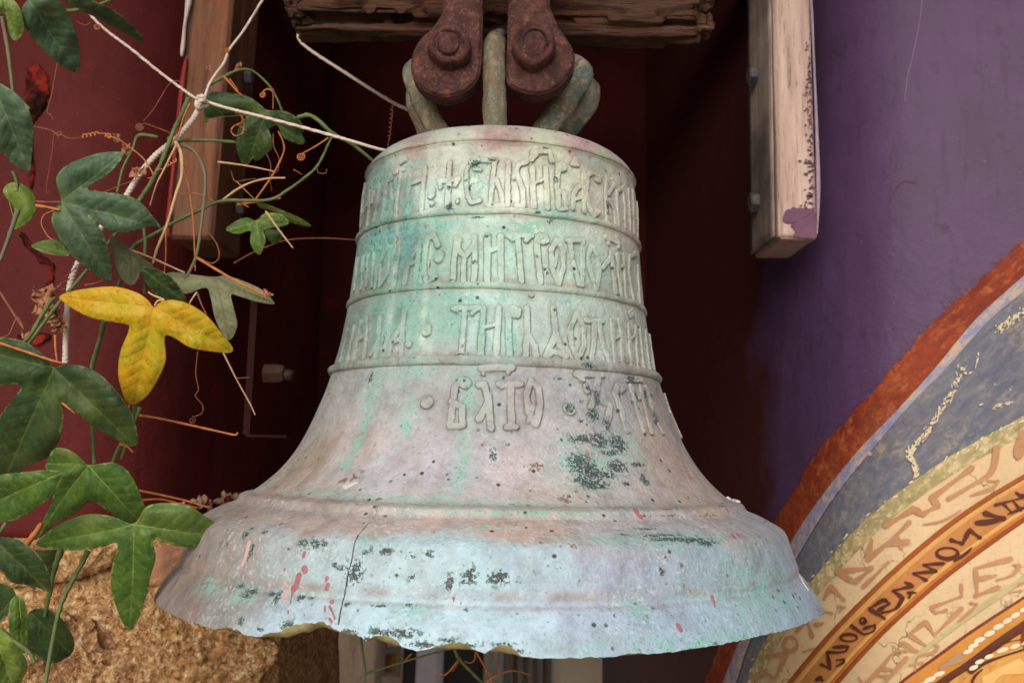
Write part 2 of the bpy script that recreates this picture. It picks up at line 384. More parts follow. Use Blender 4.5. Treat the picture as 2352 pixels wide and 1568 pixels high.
MAT['leaf_d'] = mat_leaf('leaf_dark_green', (44, 66, 36), (62, 88, 44), (112, 126, 62), (120, 136, 78))
MAT['leaf_l'] = mat_leaf('leaf_light_green', (96, 124, 54), (122, 146, 62), (150, 166, 90), (160, 170, 90))
MAT['leaf_y'] = mat_leaf('leaf_yellow', (222, 172, 32), (196, 182, 40), (206, 150, 40), (226, 160, 40), .5, .3)
MAT['leaf_u'] = mat_leaf('leaf_underside', (128, 132, 98), (142, 148, 112), (104, 92, 72), (150, 156, 118), .7, .25)
for q_, c_ in (('b', (108, 128, 92)), ('g', (120, 142, 66)), ('d', (92, 108, 56)), ('l', (140, 156, 84)), ('y', (204, 152, 48)), ('u', (112, 100, 80))): MAT['vein_'+q_] = mat_simple('leaf_vein_'+q_, c_, tuple(int(x*1.1) for x in c_), 100, .6)
MAT['bolt'] = mat_simple('dull_steel', (62, 62, 66), (96, 94, 94), 80, .55)
MAT['seam'] = mat_simple('dark_rust_seam', (40, 26, 24), (58, 36, 30), 120, .9)
MAT['drip'] = mat_simple('crimson_paint', (146, 88, 100), (168, 118, 124), 200, .6)
MAT['drippink'] = mat_simple('pink_paint', (190, 154, 148), (202, 170, 166), 200, .7)
MAT['crack'] = mat_simple('dark_crack', (58, 56, 58), (78, 76, 76), 200, .9)
MAT['fract'] = mat_simple('raw_fracture', (142, 132, 88), (174, 166, 118), 120, .8, .6, .002)

# ------------------------------------------------------------------ ground, roof, walls
gm = mat_simple('courtyard_paving', (150, 132, 112), (172, 152, 130), 3, .9, .4, .01)
tag(mesh('ground', [(-400, -400, 0), (400, -400, 0), (400, 400, 0), (-400, 400, 0)], [(0, 1, 2, 3)], gm), kind='structure')

def plan(pts): return catmull([((vx-1176)/FPX*y, y) for vx, y in pts], 10)
PLAN_R = plan([(5200, .93), (3600, .97), (2700, 1.01), (2350, 1.05), (2100, 1.085), (1980, 1.125), (1890, 1.185), (1815, 1.265), (1740, 1.37), (1655, 1.51), (1565, 1.70), (1480, 1.95), (1400, 2.35), (1392, 2.7)])
PLAN_L = plan([(-2600, 1.02), (-900, 1.05), (-200, 1.08), (150, 1.105), (300, 1.14), (400, 1.195), (480, 1.28), (560, 1.40), (640, 1.56), (700, 1.75), (728, 1.95), (735, 2.2)])
def planhit(vx, vy, plan):
    d = ray(vx, vy); a = plan[:-1]; e = plan[1:]-a
    den = d[0]*e[:, 1]-d[1]*e[:, 0]; den = np.where(np.abs(den) < 1e-9, 1e-9, den)
    t = (a[:, 0]*e[:, 1]-a[:, 1]*e[:, 0])/den; q = (a[:, 0]*d[1]-a[:, 1]*d[0])/den
    t = np.where((t > 0) & (q >= -1e-4) & (q <= 1+1e-4), t, 1e9); i = int(np.argmin(t))
    n = np.array([e[i, 1], -e[i, 0]]); n /= np.linalg.norm(n)
    if n@d[:2] > 0: n = -n
    return CAM+d*t[i], np.array([n[0], n[1], 0])
def WR(vx, vy, off=0):
    p, n = planhit(vx, vy, PLAN_R); return p+n*off
def WL(vx, vy, off=0):
    p, n = planhit(vx, vy, PLAN_L); return p+n*off
def extruded_wall(name, plan, zlo, zhi, nz, mat, thick, side, seed, amp=.004):
    p = np.array(plan); n = len(p); t = np.gradient(p, axis=0); nn = np.stack([t[:, 1], -t[:, 0]], -1); nn /= np.linalg.norm(nn, axis=1)[:, None]; nn *= side
    zs = np.linspace(0, 1, nz); V = []
    for i in range(n):
        zl = zlo(p[i])
        for s in zs:
            z = zl + (zhi-zl)*s
            q = np.array([p[i][0], p[i][1], z]); V.append(q)
    V = np.array(V); N = np.repeat(nn, nz, axis=0)
    V[:, :2] += N*((fbm(V*6, 3, seed)-.5)*2*amp + (fbm(V*26, 3, seed+4)-.5)*amp*.5)[:, None]
    back = V.copy(); back[:, :2] -= N*thick
    F = grid_faces(n, nz); m = len(V); F2 = F[:, ::-1]+m
    rim = []
    for i in range(n-1):
        a, b = i*nz, (i+1)*nz; rim += [(a, a+m, b+m, b), (a+nz-1, b+nz-1, b+nz-1+m, a+nz-1+m)]
    for j in range(nz-1):
        a = j; rim += [(a, a+1, a+1+m, a+m)]; a = (n-1)*nz+j; rim += [(a, a+m, a+1+m, a+1)]
    o = mesh(name, np.vstack([V, back]), list(map(tuple, F))+list(map(tuple, F2))+rim, mat)
    bm = bmesh.new(); bm.from_mesh(o.data); bmesh.ops.recalc_face_normals(bm, faces=bm.faces); bm.to_mesh(o.data); bm.free()
    return o
TOPZ = CZ+1.25
def zflat(p): return 0.0
def fine_plan(pl, step=.02):
    L = np.concatenate([[0], np.cumsum(np.linalg.norm(np.diff(pl, axis=0), axis=1))])
    s = np.arange(0, L[-1], step); return np.stack([np.interp(s, L, pl[:, 0]), np.interp(s, L, pl[:, 1])], -1)
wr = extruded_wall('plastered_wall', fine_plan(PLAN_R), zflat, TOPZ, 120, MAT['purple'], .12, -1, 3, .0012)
tag(wr, 'purple painted plaster wall curving back into the dark niche, right of the bell', 'wall')
def zrag(p):                                 # broken lower edge of the maroon plaster
    q = np.array([[p[0]*22, p[1]*22, 0.]]); base = np.interp(p[0], [-3, -.52, -.42, -.36, -.3, 0], [-.10, -.10, -.085, -.062, -.058, -.06])
    return CZ + base + (float(fbm(q, 4, 31)[0])-.5)*.05
wl = extruded_wall('plastered_wall', fine_plan(PLAN_L, .012), zrag, TOPZ, 110, MAT['red'], .10, 1, 8)
tag(wl, 'maroon painted plaster wall with a broken lower edge, left behind the vine', 'wall')
zb = P(1150, 1425, 1.93)[2]
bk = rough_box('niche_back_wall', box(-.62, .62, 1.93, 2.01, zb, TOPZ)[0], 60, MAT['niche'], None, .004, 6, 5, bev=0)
tag(bk, 'dark maroon plaster panel closing the niche behind the bell', 'wall')
rf = rough_box('unseen_porch_roof', box(-2.6, 2.6, -.05, 2.4, TOPZ+.004, TOPZ+.12)[0], 30, mat_wood('roof_boards', (70, 48, 36), (96, 68, 52), (120, 90, 70)), None, .003, 5, 6, bev=.01)  # out of view; its height and front edge are set to block overhead sky
tag(rf, 'unseen wooden eaves boards above the bell, placed to block overhead sky light', 'roof')

# ------------------------------------------------------------------ the bell
XB, DB = -.0153, .9024
PROF = np.array([(.3010, .045), (.3004, .09), (.2985, .110), (.2948, .1205), (.2885, .1285), (.2830, .1330), (.2790, .1355), (.2755, .1364), (.2735, .1352), (.2710, .1348), (.2600, .1366), (.240, .1386), (.2110, .1408), (.190, .1426), (.160, .1452), (.1445, .1470), (.127, .1497), (.110, .1525), (.095, .1557), (.080, .1598), (.065, .1638),
    (.050, .1692), (.030, .1772), (.012, .1858), (-.003, .1952), (-.016, .2055), (-.027, .2172), (-.0335, .2258), (-.0346, .2318), (-.0362, .2362), (-.0388, .2382), (-.0412, .2392), (-.0432, .2420),
    (-.0465, .2505), (-.0520, .2618), (-.0572, .2708), (-.0600, .2738), (-.0640, .2757), (-.0720, .2782), (-.0830, .2818), (-.0905, .2844), (-.0932, .2841), (-.0952, .2846), (-.0985, .2880), (-.1040, .2924), (-.1130, .2985), (-.1220, .3030), (-.1275, .3045)])
def smooth_prof():
    c = catmull(PROF, 6); L = np.concatenate([[0], np.cumsum(np.linalg.norm(np.diff(c, axis=0), axis=1))])
    s = np.linspace(0, L[-1], 900); z = np.interp(s, L, c[:, 0]); r = np.interp(s, L, c[:, 1])
    kx = np.exp(-np.linspace(-1.6, 1.6, 5)**2); kx /= kx.sum()
    def sm(a): return np.convolve(np.pad(a, 2, mode='edge'), kx, 'valid')
    return s, sm(z), sm(r)
PS, PZ, PR = smooth_prof(); SMAX = PS[-1]
_zi = PZ[::-1]; 
def Rz(z): return np.interp(z, _zi, PR[::-1])
def Sz(z): return np.interp(z, _zi, PS[::-1])
def bellhit(vx, vy):
    """(angle, s) of the first point of the bell seen at (vx, vy); angle 0 faces the camera"""
    d = ray(vx, vy); t = np.linspace(.45, 1.15, 1400); q = d[None]*t[:, None]
    g = np.hypot(q[:, 0]-XB, q[:, 1]-DB)-Rz(q[:, 2]); ok = (q[:, 2] < PZ[0]) & (q[:, 2] > PZ[-1]-.03)
    idx = np.where((g[:-1] > 0) & (g[1:] <= 0) & ok[1:])[0]
    if len(idx): i = idx[0]; tt = t[i]+(t[i+1]-t[i])*g[i]/(g[i]-g[i+1])
    else: tt = t[np.argmin(np.where(ok, g, 9))]
    p = d*tt
    return math.atan2(p[0]-XB, -(p[1]-DB)), float(Sz(p[2]))
def hits(pts): return np.array([bellhit(x, y) for x, y in pts])
def bellpos(ang, s, off=0):
    z = np.interp(s, PS, PZ); r = np.interp(s, PS, PR)
    dz = np.gradient(PZ, PS); dr = np.gradient(PR, PS)
    nz = np.interp(s, PS, dr); nr = -np.interp(s, PS, dz); ln = np.hypot(nz, nr); nz, nr = nz/ln, nr/ln
    r = r+nr*off; z = z+nz*off
    return np.stack([XB+r*np.sin(ang), DB-r*np.cos(ang), CZ+z], -1)
def hump(ang, s):                           # hand-made unevenness of the casting
    p = bellpos(ang, s)
    return (fbm(p*16, 3, 41)-.5)*.0022 + (fbm(p*70, 3, 43)-.5)*.0007

# patina control colours (picture position, surface colour)
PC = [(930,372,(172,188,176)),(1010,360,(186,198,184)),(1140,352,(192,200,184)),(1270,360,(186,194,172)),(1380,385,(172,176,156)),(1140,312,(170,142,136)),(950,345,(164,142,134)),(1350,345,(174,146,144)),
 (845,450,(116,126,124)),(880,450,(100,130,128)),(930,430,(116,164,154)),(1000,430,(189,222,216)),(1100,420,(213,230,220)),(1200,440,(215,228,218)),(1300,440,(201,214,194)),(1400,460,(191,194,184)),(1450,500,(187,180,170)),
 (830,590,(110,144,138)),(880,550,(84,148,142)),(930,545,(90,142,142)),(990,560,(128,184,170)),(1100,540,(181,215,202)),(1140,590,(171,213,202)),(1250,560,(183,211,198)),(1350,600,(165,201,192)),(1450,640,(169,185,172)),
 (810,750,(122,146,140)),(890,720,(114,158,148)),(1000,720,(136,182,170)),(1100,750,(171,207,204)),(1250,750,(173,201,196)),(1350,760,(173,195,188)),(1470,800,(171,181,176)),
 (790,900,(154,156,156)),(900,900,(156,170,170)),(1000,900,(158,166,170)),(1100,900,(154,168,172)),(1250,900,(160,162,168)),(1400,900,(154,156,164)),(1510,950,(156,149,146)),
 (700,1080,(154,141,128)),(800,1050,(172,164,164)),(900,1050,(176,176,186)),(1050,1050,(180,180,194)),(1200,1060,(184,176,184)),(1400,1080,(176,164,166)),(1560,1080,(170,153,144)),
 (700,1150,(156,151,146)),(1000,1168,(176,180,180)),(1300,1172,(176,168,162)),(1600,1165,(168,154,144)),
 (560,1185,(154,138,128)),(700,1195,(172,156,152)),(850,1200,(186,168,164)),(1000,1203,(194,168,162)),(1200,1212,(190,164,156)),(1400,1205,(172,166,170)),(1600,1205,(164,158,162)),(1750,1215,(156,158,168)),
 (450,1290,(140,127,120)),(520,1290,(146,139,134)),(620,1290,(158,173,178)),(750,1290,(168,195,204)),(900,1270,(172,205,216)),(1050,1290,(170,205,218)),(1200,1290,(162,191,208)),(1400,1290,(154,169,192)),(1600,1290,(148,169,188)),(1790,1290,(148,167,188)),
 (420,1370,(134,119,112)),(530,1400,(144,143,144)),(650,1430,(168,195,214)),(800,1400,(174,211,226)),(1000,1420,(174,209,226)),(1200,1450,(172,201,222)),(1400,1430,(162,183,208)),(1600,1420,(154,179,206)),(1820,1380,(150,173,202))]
_pa = hits([(a, b) for a, b, c in PC]); _pc = np.array([lin(c) for a, b, c in PC])
def uv(ang, s): return np.stack([ang*.20, s], -1)
_pu = uv(_pa[:, 0], _pa[:, 1])
def blobs(t, L): # (x, y, rx_px, ry_px) in zoom px -> anchors in metres
    out = []
    for b in L:
        (x, y), = Z(t, [b[:2]]); a, s = bellhit(x, y); sc = ZF[t][2]*K/FPX*.7
        out.append((a, s, b[2]*sc, (b[3] if len(b) > 3 else b[2])*sc))
    return out
DARK = blobs('D', [(1405,310,30),(1545,250,16,50),(1530,340,34,36),(1600,390,18,40),(1505,205,20,14),(1470,465,70,26),(1560,470,60,50),(1660,490,50,60),(1620,540,50,16),(1470,590,72,60),(1520,640,90,62),(1540,700,80,36),(1610,655,40,24),(1660,610,60,40),(1760,600,50,16),(1800,680,18,46),(1705,695,20,16),(1010,550,20,34),(775,670,8),(925,660,8),(1065,145,10),(1355,150,20,8),(1410,182,16,8),(1500,85,40,12),(1800,250,14,60),(1850,360,12,50),(1750,240,14,40),(1085,495,12,6),(370,150,12,40),(315,730,10),(1720,152,34,18),(1470,265,16,8),(1470,370,12)]) \
 + blobs('E', [(1370,655,52,62),(1395,610,26,26),(640,405,30,28),(690,360,26,18),(770,385,24,16),(1030,450,34,28),(1130,460,60,30),(680,520,20,50),(690,775,52,24),(610,745,34,18),(855,815,22,46),(810,795,40,20),(1015,825,26,26),(1090,828,20,10),(610,975,18,24),(925,1010,42,28),(1330,1050,50,14),(1450,1100,40,12),(1520,1050,40,20),(1590,1065,30,20),(1700,1060,90,26),(1240,600,18,14),(1300,630,50,16),(1445,520,16),(1585,510,34,26),(1495,500,20,14),(1770,545,24,16),(1880,530,26,20),(2015,715,28,46),(2150,680,40,46),(2105,715,14),(2330,690,56,36),(1660,670,14),(1760,685,16),(1325,868,26,12),(1545,875,44,10),(1740,875,40,10),(2115,895,16),(1850,1140,80,16),(2010,1110,40,18),(2130,1140,60,12),(1480,320,56,6),(1760,306,50,5),(650,810,40,16),(745,1035,24,10),(1440,322,10,6)]) \
 + blobs('F', [(160,690,60,40),(200,660,26,12),(1250,400,160,16),(1330,425,130,22),(1450,430,150,22),(1560,450,70,24),(1000,395,26,12),(975,365,40,7),(1150,355,90,12),(1080,855,26,12),(1010,215,160,8),(1300,222,120,8),(1660,205,50,12),(200,1140,60,14),(260,1180,60,12),(255,195,16,10),(360,205,30,8),(720,40,60,40),(830,60,60,40),(1020,60,26,24),(1140,40,30,44),(1255,645,16,30),(1950,310,80,8),(1620,1135,14,12)]) \
 + blobs('C', [(1005,255,20),(1538,580,12,12),(1090,85,18,10),(1755,945,40,14),(850,375,12,8),(450,450,24,10),(1203,640,8),(920,873,30,6),(600,900,50,6)]) \
 + blobs('B', [(845,590,26,32),(1545,405,14,28),(1120,275,44,14),(1005,295,40,30),(955,410,14),(975,460,10,26),(1425,628,20,12),(1020,655,40,8),(1510,680,24,16),(820,340,8,50),(840,460,14,16),(1480,188,36,8),(1885,590,10,60),(665,118,18,5)])
TEAL = blobs('B', [(600,300,60,60),(330,420,80,70),(440,560,40,120),(1030,400,70,130),(700,700,260,60),(350,830,160,70),(1600,640,160,50),(1800,270,90,40),(560,600,24,140)]) \
 + blobs('C', [(640,420,46,400),(330,160,180,110),(600,520,120,60),(820,470,60,46),(970,490,66,60),(1200,475,60,40),(1580,500,80,40),(1330,20,200,60),(900,640,100,100),(440,560,40,300),(1250,760,40,120),(1060,720,30,160)]) \
 + blobs('D', [(375,230,26,160),(330,400,26,120),(260,560,24,110),(880,230,26,90),(560,370,28,90),(830,620,40,160),(870,110,60,40),(600,100,120,40),(1480,600,150,110),(1660,520,110,80),(1420,470,60,40),(500,770,500,16),(800,770,60,40),(1100,810,700,14)]) \
 + blobs('F', [(300,250,500,22),(1400,430,300,60),(1100,900,60,70),(1900,800,300,200),(1500,1140,500,60),(1000,430,260,50)]) \
 + blobs('E', [(1440,430,50,40),(400,740,80,50),(620,800,80,60),(2200,350,140,20),(1750,900,70,40)])
RUST = blobs('D', [(290,670,70,50),(330,630,40,26),(1230,610,80,50),(405,775,40,16),(950,495,20,16),(1390,790,60,26)]) \
 + blobs('B', [(500,400,20,160),(485,800,20,70),(1470,262,60,16),(1460,186,60,8),(1432,440,18,12),(640,612,60,8)]) \
 + blobs('C', [(480,110,26,60),(470,200,20,60),(705,280,16,100),(700,370,30,20),(395,780,16,80),(1626,615,8),(350,900,300,12),(1300,890,600,8),(900,872,60,10),(2050,930,200,30)]) \
 + blobs('F', [(670,470,60,36),(1280,545,26,22),(1260,640,18,30),(1390,600,24,70),(1400,740,20,40),(1450,780,20,30),(1560,270,200,20),(600,150,90,50),(1230,270,300,20),(1550,975,26,20)]) \
 + blobs('E', [(1300,40,80,60),(1530,165,60,20),(2010,700,24,20),(1900,215,50,12)])
def mask(L, u, soft=1.0):
    m = np.zeros(len(u))
    for a, s, rx, ry in L:
        r0 = float(np.interp(s, PS, PR)); foreshort = max(math.cos(a), .35)
        dx = (u[:, 0]/.20-a)*r0/(rx/foreshort); dy = (u[:, 1]-s)/ry
        d = dx*dx+dy*dy; k = d < 6
        m[k] = np.maximum(m[k], np.exp(-d[k]*soft*.8))
    return m
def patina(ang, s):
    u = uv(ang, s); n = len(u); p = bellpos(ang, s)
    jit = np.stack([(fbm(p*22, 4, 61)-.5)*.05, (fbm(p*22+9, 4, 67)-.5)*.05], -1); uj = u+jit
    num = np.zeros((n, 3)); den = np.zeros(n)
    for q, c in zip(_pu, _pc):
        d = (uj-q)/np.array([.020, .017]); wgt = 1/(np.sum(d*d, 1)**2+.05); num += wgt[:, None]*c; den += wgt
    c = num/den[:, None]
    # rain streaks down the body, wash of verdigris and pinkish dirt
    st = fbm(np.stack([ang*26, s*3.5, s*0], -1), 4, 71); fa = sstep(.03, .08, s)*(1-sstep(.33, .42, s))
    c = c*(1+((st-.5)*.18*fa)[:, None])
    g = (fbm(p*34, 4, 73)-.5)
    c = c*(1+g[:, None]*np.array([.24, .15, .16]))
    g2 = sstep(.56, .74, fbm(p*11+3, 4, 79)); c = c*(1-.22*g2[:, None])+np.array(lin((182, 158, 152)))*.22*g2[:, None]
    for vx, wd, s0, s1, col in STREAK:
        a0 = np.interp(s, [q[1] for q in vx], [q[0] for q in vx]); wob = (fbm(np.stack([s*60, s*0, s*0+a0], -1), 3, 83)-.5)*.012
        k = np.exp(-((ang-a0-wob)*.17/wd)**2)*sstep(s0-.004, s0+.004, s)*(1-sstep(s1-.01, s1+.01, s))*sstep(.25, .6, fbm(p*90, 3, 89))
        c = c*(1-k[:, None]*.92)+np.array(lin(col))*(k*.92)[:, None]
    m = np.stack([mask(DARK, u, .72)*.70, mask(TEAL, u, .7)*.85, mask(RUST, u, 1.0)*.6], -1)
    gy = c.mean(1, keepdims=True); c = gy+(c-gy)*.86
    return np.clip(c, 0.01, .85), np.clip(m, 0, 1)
def _st(pts, wd, col):
    h = hits(pts); h = sorted([(a, s) for a, s in h], key=lambda q: q[1]); return (h, wd, h[0][1], h[-1][1], col)
STREAK = [_st([(918,385),(915,480),(912,600),(900,700),(885,800)], .0040, (196,204,202)), _st([(985,560),(975,700),(965,830)], .0038, (186,214,202)),
          _st([(860,880),(845,960),(820,1030),(800,1085)], .0036, (142,166,158)), _st([(1080,880),(1075,1000),(1060,1120)], .0034, (166,184,178)), _st([(960,900),(930,1000)], .0030, (166,182,176))]

# broken rim: lowest visible edge of the outer skin, in photograph pixels
EDGE = [(600,2380),(624,2400),(660,2442),(767,2489),(856,2514),(905,2503),(939,2516),(981,2537),(1040,2544)] + [(600+x*.5952, 1900+y*.5952) for x, y in
       [(800,1062),(880,1050),(930,1020),(980,1002),(1060,990),(1160,985),(1200,1005),(1250,1035),(1290,1052),(1360,1062),(1420,1085),(1460,1108),(1500,1085),(1560,1072),(1620,1085),(1660,1105),(1690,1150),(1740,1170),(1800,1182),(1850,1170),(1930,1150),(2020,1120),(2080,1125),(2140,1140),(2180,1170),(2250,1195)]] \
     + [(1900+x*.5952, 1900+y*.5952) for x, y in [(60,1195),(110,1165),(160,1140),(220,1142),(270,1170),(305,1212),(450,1230),(650,1226),(860,1220),(960,1212),(1020,1200),(1170,1196),(1320,1184),(1470,1160),(1620,1140),(1900,1080),(2130,1025),(2260,975),(2340,925),(2352,900)]]
EDGE = [(x*K, y*K) for x, y in EDGE]
_eh = np.array([bellhit(x, y) for x, y in EDGE[1:-1]]); _eh = _eh[np.argsort(_eh[:, 0])]
# inner edge of the break: the lower line of the raw metal
LOW = np.array([SMAX]*len(_eh))
def s_cut(ang):
    b = np.interp(ang, _eh[:, 0], _eh[:, 1], left=SMAX-.004, right=SMAX-.002)
    n = (fbm(np.stack([ang*90, ang*0, ang*0], -1), 4, 91)-.5)*.0016
    ch = np.exp(-((ang+.42)/.45)**4)
    n = n+ch*(fbm(np.stack([ang*210, ang*0+4, ang*0], -1), 3, 93)-.5)*.0018
    return np.minimum(b+n, SMAX)

bell = thing('church_bell', 'large verdigris bronze bell with raised letters and a chipped rim, hanging from the beam', 'bell', (XB, DB, CZ-.127))
angF = np.linspace(-1.75, 1.75, 680); angB = np.linspace(1.75, 2*np.pi-1.75, 90)[1:-1]
ANG = np.concatenate([angF, angB]); ANGw = np.where(ANG > np.pi, ANG-2*np.pi, ANG)
NS = 310; sc_ = s_cut(ANGw)
fr = np.linspace(0, 1, NS)
AA = np.repeat(ANGw, NS); s_top = SMAX-.03
SS = np.where(fr[None] < .9, fr[None]/.9*s_top, s_top+(fr[None]-.9)/.1*(sc_[:, None]-s_top)).ravel()
off = hump(AA, SS)
pos = bellpos(AA, SS, off)
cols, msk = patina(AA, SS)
nA = len(ANGw)
me_v = pos.reshape(nA, NS, 3)
F = grid_faces(nA, NS, True)[:, ::-1]
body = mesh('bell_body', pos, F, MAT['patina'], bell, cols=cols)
def addmsk(o, m):
    a = o.data.attributes.new('msk', 'FLOAT_COLOR', 'POINT'); c = np.ones((len(m), 4), np.float32); c[:, :3] = m; a.data.foreach_set('color', c.ravel())
addmsk(body, msk)
# fracture / underside of the lip and the inside of the bell
edge = me_v[:, -1]
rad = np.stack([np.sin(ANGw), -np.cos(ANGw), 0*ANGw], -1)
_af = np.argsort(ANGw); _sa = sc_[_af]; _aa = ANGw[_af]
base_ = np.array([np.percentile(_sa[np.abs(_aa-q) < .075], 88) for q in ANGw])
loc = np.clip(base_-sc_, 0, .02)                   # depth of each chip below the general line of the rim
rows = [edge]
for k, (t, drop) in enumerate([(.0012, .35), (.004, .8), (.009, 1.0), (.015, .9), (.022, .5)]):
    q = edge-rad*t; q[:, 2] = edge[:, 2]-np.minimum(loc, .0085)*.85*drop-.0003*(k+1)
    nz_ = np.clip(loc/.003, .15, 1)
    q[:, 2] += (fbm(q*140, 3, 95)-.5)*.0026*nz_; q += rad*((fbm(q*110+4, 3, 97)-.5)*.003*nz_)[:, None]
    if k > 2: q[:, 2] += .0015*(k-2)
    rows.append(q)
fv = np.stack(rows, 1).reshape(-1, 3)
mesh('broken_lip_edge', fv, grid_faces(nA, len(rows), True)[:, ::-1], MAT['fract'], bell)['label'] = 'raw yellowish metal where the rim is broken'
inn = []; ri = rows[-1]
for t in np.linspace(0, 1, 40):
    si = (sc_-.034)*(1-t)+.03*t; inn.append(bellpos(ANGw, si, -.022+.008*t))
iv = np.stack([ri]+inn, 1).reshape(-1, 3)
inside = mesh('bell_inside', iv, grid_faces(nA, len(inn)+1, True)[:, ::-1], mat_simple('dark_bronze', (78, 84, 76), (96, 104, 92), 40, .8), bell)
# moulding rings
for i, (zc, rr) in enumerate([(.2110, .0026), (.1445, .0026), (.0799, .0036), (.2766, .0012)]):
    s0 = float(Sz(zc)); aa = np.concatenate([np.linspace(-1.75, 1.75, 500), np.linspace(1.75, 2*np.pi-1.75, 60)[1:-1]]); ph = np.linspace(-.25, np.pi+.25, 13)
    A2 = np.repeat(np.where(aa > np.pi, aa-2*np.pi, aa), 13); S2 = s0+np.tile(-np.cos(ph)*rr*1.25, len(aa)); o2 = np.tile(np.sin(ph)*rr, len(aa))
    pz = bellpos(A2, S2); A3 = A2; S3 = S2+(fbm(pz*30, 2, 11+i)-.5)*.0016
    o2 = o2*(1+(fbm(pz*45, 3, 21+i)-.5)*.8)+hump(A3, S3)-.0003
    cc, mm = patina(A3, S3+.004*np.sign(S3-s0)*0)
    cc = cc*np.array([.86, .84, .78])
    o = mesh('moulding_ring', bellpos(A3, S3, o2), grid_faces(len(aa), 13, True)[:, ::-1], MAT['patina'], bell, cols=cc); addmsk(o, mm)

# ------------------------------------------------------------------ raised lettering on the bell
def seg_dist(U, a, b):
    ab = b-a; t = np.clip(((U-a)@ab)/(ab@ab+1e-12), 0, 1); return np.linalg.norm(U-a-t[:, None]*ab, axis=1)
def circ(cx, cy, r, n=10, ry=None): return [(cx+r*math.cos(k/n*2*math.pi), cy+(ry or r)*math.sin(k/n*2*math.pi)) for k in range(n+1)]
LCNT = [0]; LSEG = []
def relief(name, t, strokes, width, height, matname='patina', step=.00048, parent=None, edge=.00024, noise=.0009, colored=True, flatcol=None):
    """strokes: polylines in zoom px, or (polyline, width_m). One mesh patch lying on the bell."""
    LCNT[0] += 1; sd_ = LCNT[0]
    segs = []; allp = []
    for st in strokes:
        wd = width
        if isinstance(st, tuple) and isinstance(st[0], list): st, wd = st
        h = hits(Z(t, st)); allp.append(h)
        if len(h) == 1: segs.append((h[0], h[0], wd))
        for a, b in zip(h[:-1], h[1:]): segs.append((a, b, wd))
    if colored: LSEG.append((segs, A_ := np.vstack(allp)))
    A = np.vstack(allp); r0 = float(np.interp(A[:, 1].mean(), PS, PR))
    wmax = max(w_ for _, _, w_ in segs)
    pad = wmax*.5+.002
    a0, a1 = A[:, 0].min()-pad/r0, A[:, 0].max()+pad/r0; s0, s1 = A[:, 1].min()-pad, A[:, 1].max()+pad
    na = max(4, int((a1-a0)*r0/step)); ns = max(4, int((s1-s0)/step))
    ga, gs = np.linspace(a0, a1, na), np.linspace(s0, s1, ns)
    GA, GS = [x.ravel() for x in np.meshgrid(ga, gs, indexing='ij')]
    U = np.stack([GA*r0, GS], -1)
    D = np.full(len(U), 1e9)
    for a, b, w_ in segs: D = np.minimum(D, seg_dist(U, np.array([a[0]*r0, a[1]]), np.array([b[0]*r0, b[1]]))-w_*.5)
    pp = bellpos(GA, GS)
    D = D+(fbm(pp*230, 3, 300+sd_)-.5)*noise*1.6+(fbm(pp*70, 2, 500+sd_)-.5)*noise
    h = sstep(edge, -edge, D)*height
    h = h*(.90+.20*fbm(pp*160, 3, 700+sd_))
    foot = .0013 if colored else -1.0
    on = (h > 1e-6) | (D < foot)
    offs = hump(GA, GS)+np.where(on, h+(.00014 if colored else -.00015), -.0004)
    keep = on.reshape(na, ns)
    Fg = grid_faces(na, ns).reshape(na-1, ns-1, 4)
    kf = keep[:-1, :-1] | keep[1:, :-1] | keep[:-1, 1:] | keep[1:, 1:]
    Fk = Fg[kf]
    if not len(Fk): return
    used = np.unique(Fk); remap = np.full(na*ns, -1); remap[used] = np.arange(len(used))
    v = bellpos(GA, GS, offs)[used]
    if colored:
        cc, mm = patina(GA[used], GS[used]); tq = (h/height)[used]
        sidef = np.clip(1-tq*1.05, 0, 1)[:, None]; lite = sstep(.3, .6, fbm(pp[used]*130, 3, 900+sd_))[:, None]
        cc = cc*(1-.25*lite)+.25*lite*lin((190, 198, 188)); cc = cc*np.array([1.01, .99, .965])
        foot_shade = (.45+.55*sstep(.30, .55, fbm(pp[used]*85, 3, 950+sd_)))[:, None]*np.clip(1-(D[used]-.0002)/.0013, 0, 1)[:, None]
        cc = cc*(1-.85*sidef*foot_shade)+.85*sidef*foot_shade*lin((86, 74, 64))*.8  # brown dirt and painted side shade darken each letter's foot and flanks
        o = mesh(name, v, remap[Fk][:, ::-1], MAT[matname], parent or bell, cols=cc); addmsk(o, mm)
    else: o = mesh(name, v, remap[Fk][:, ::-1], MAT[matname], parent or bell)
    return o
W6 = .0056
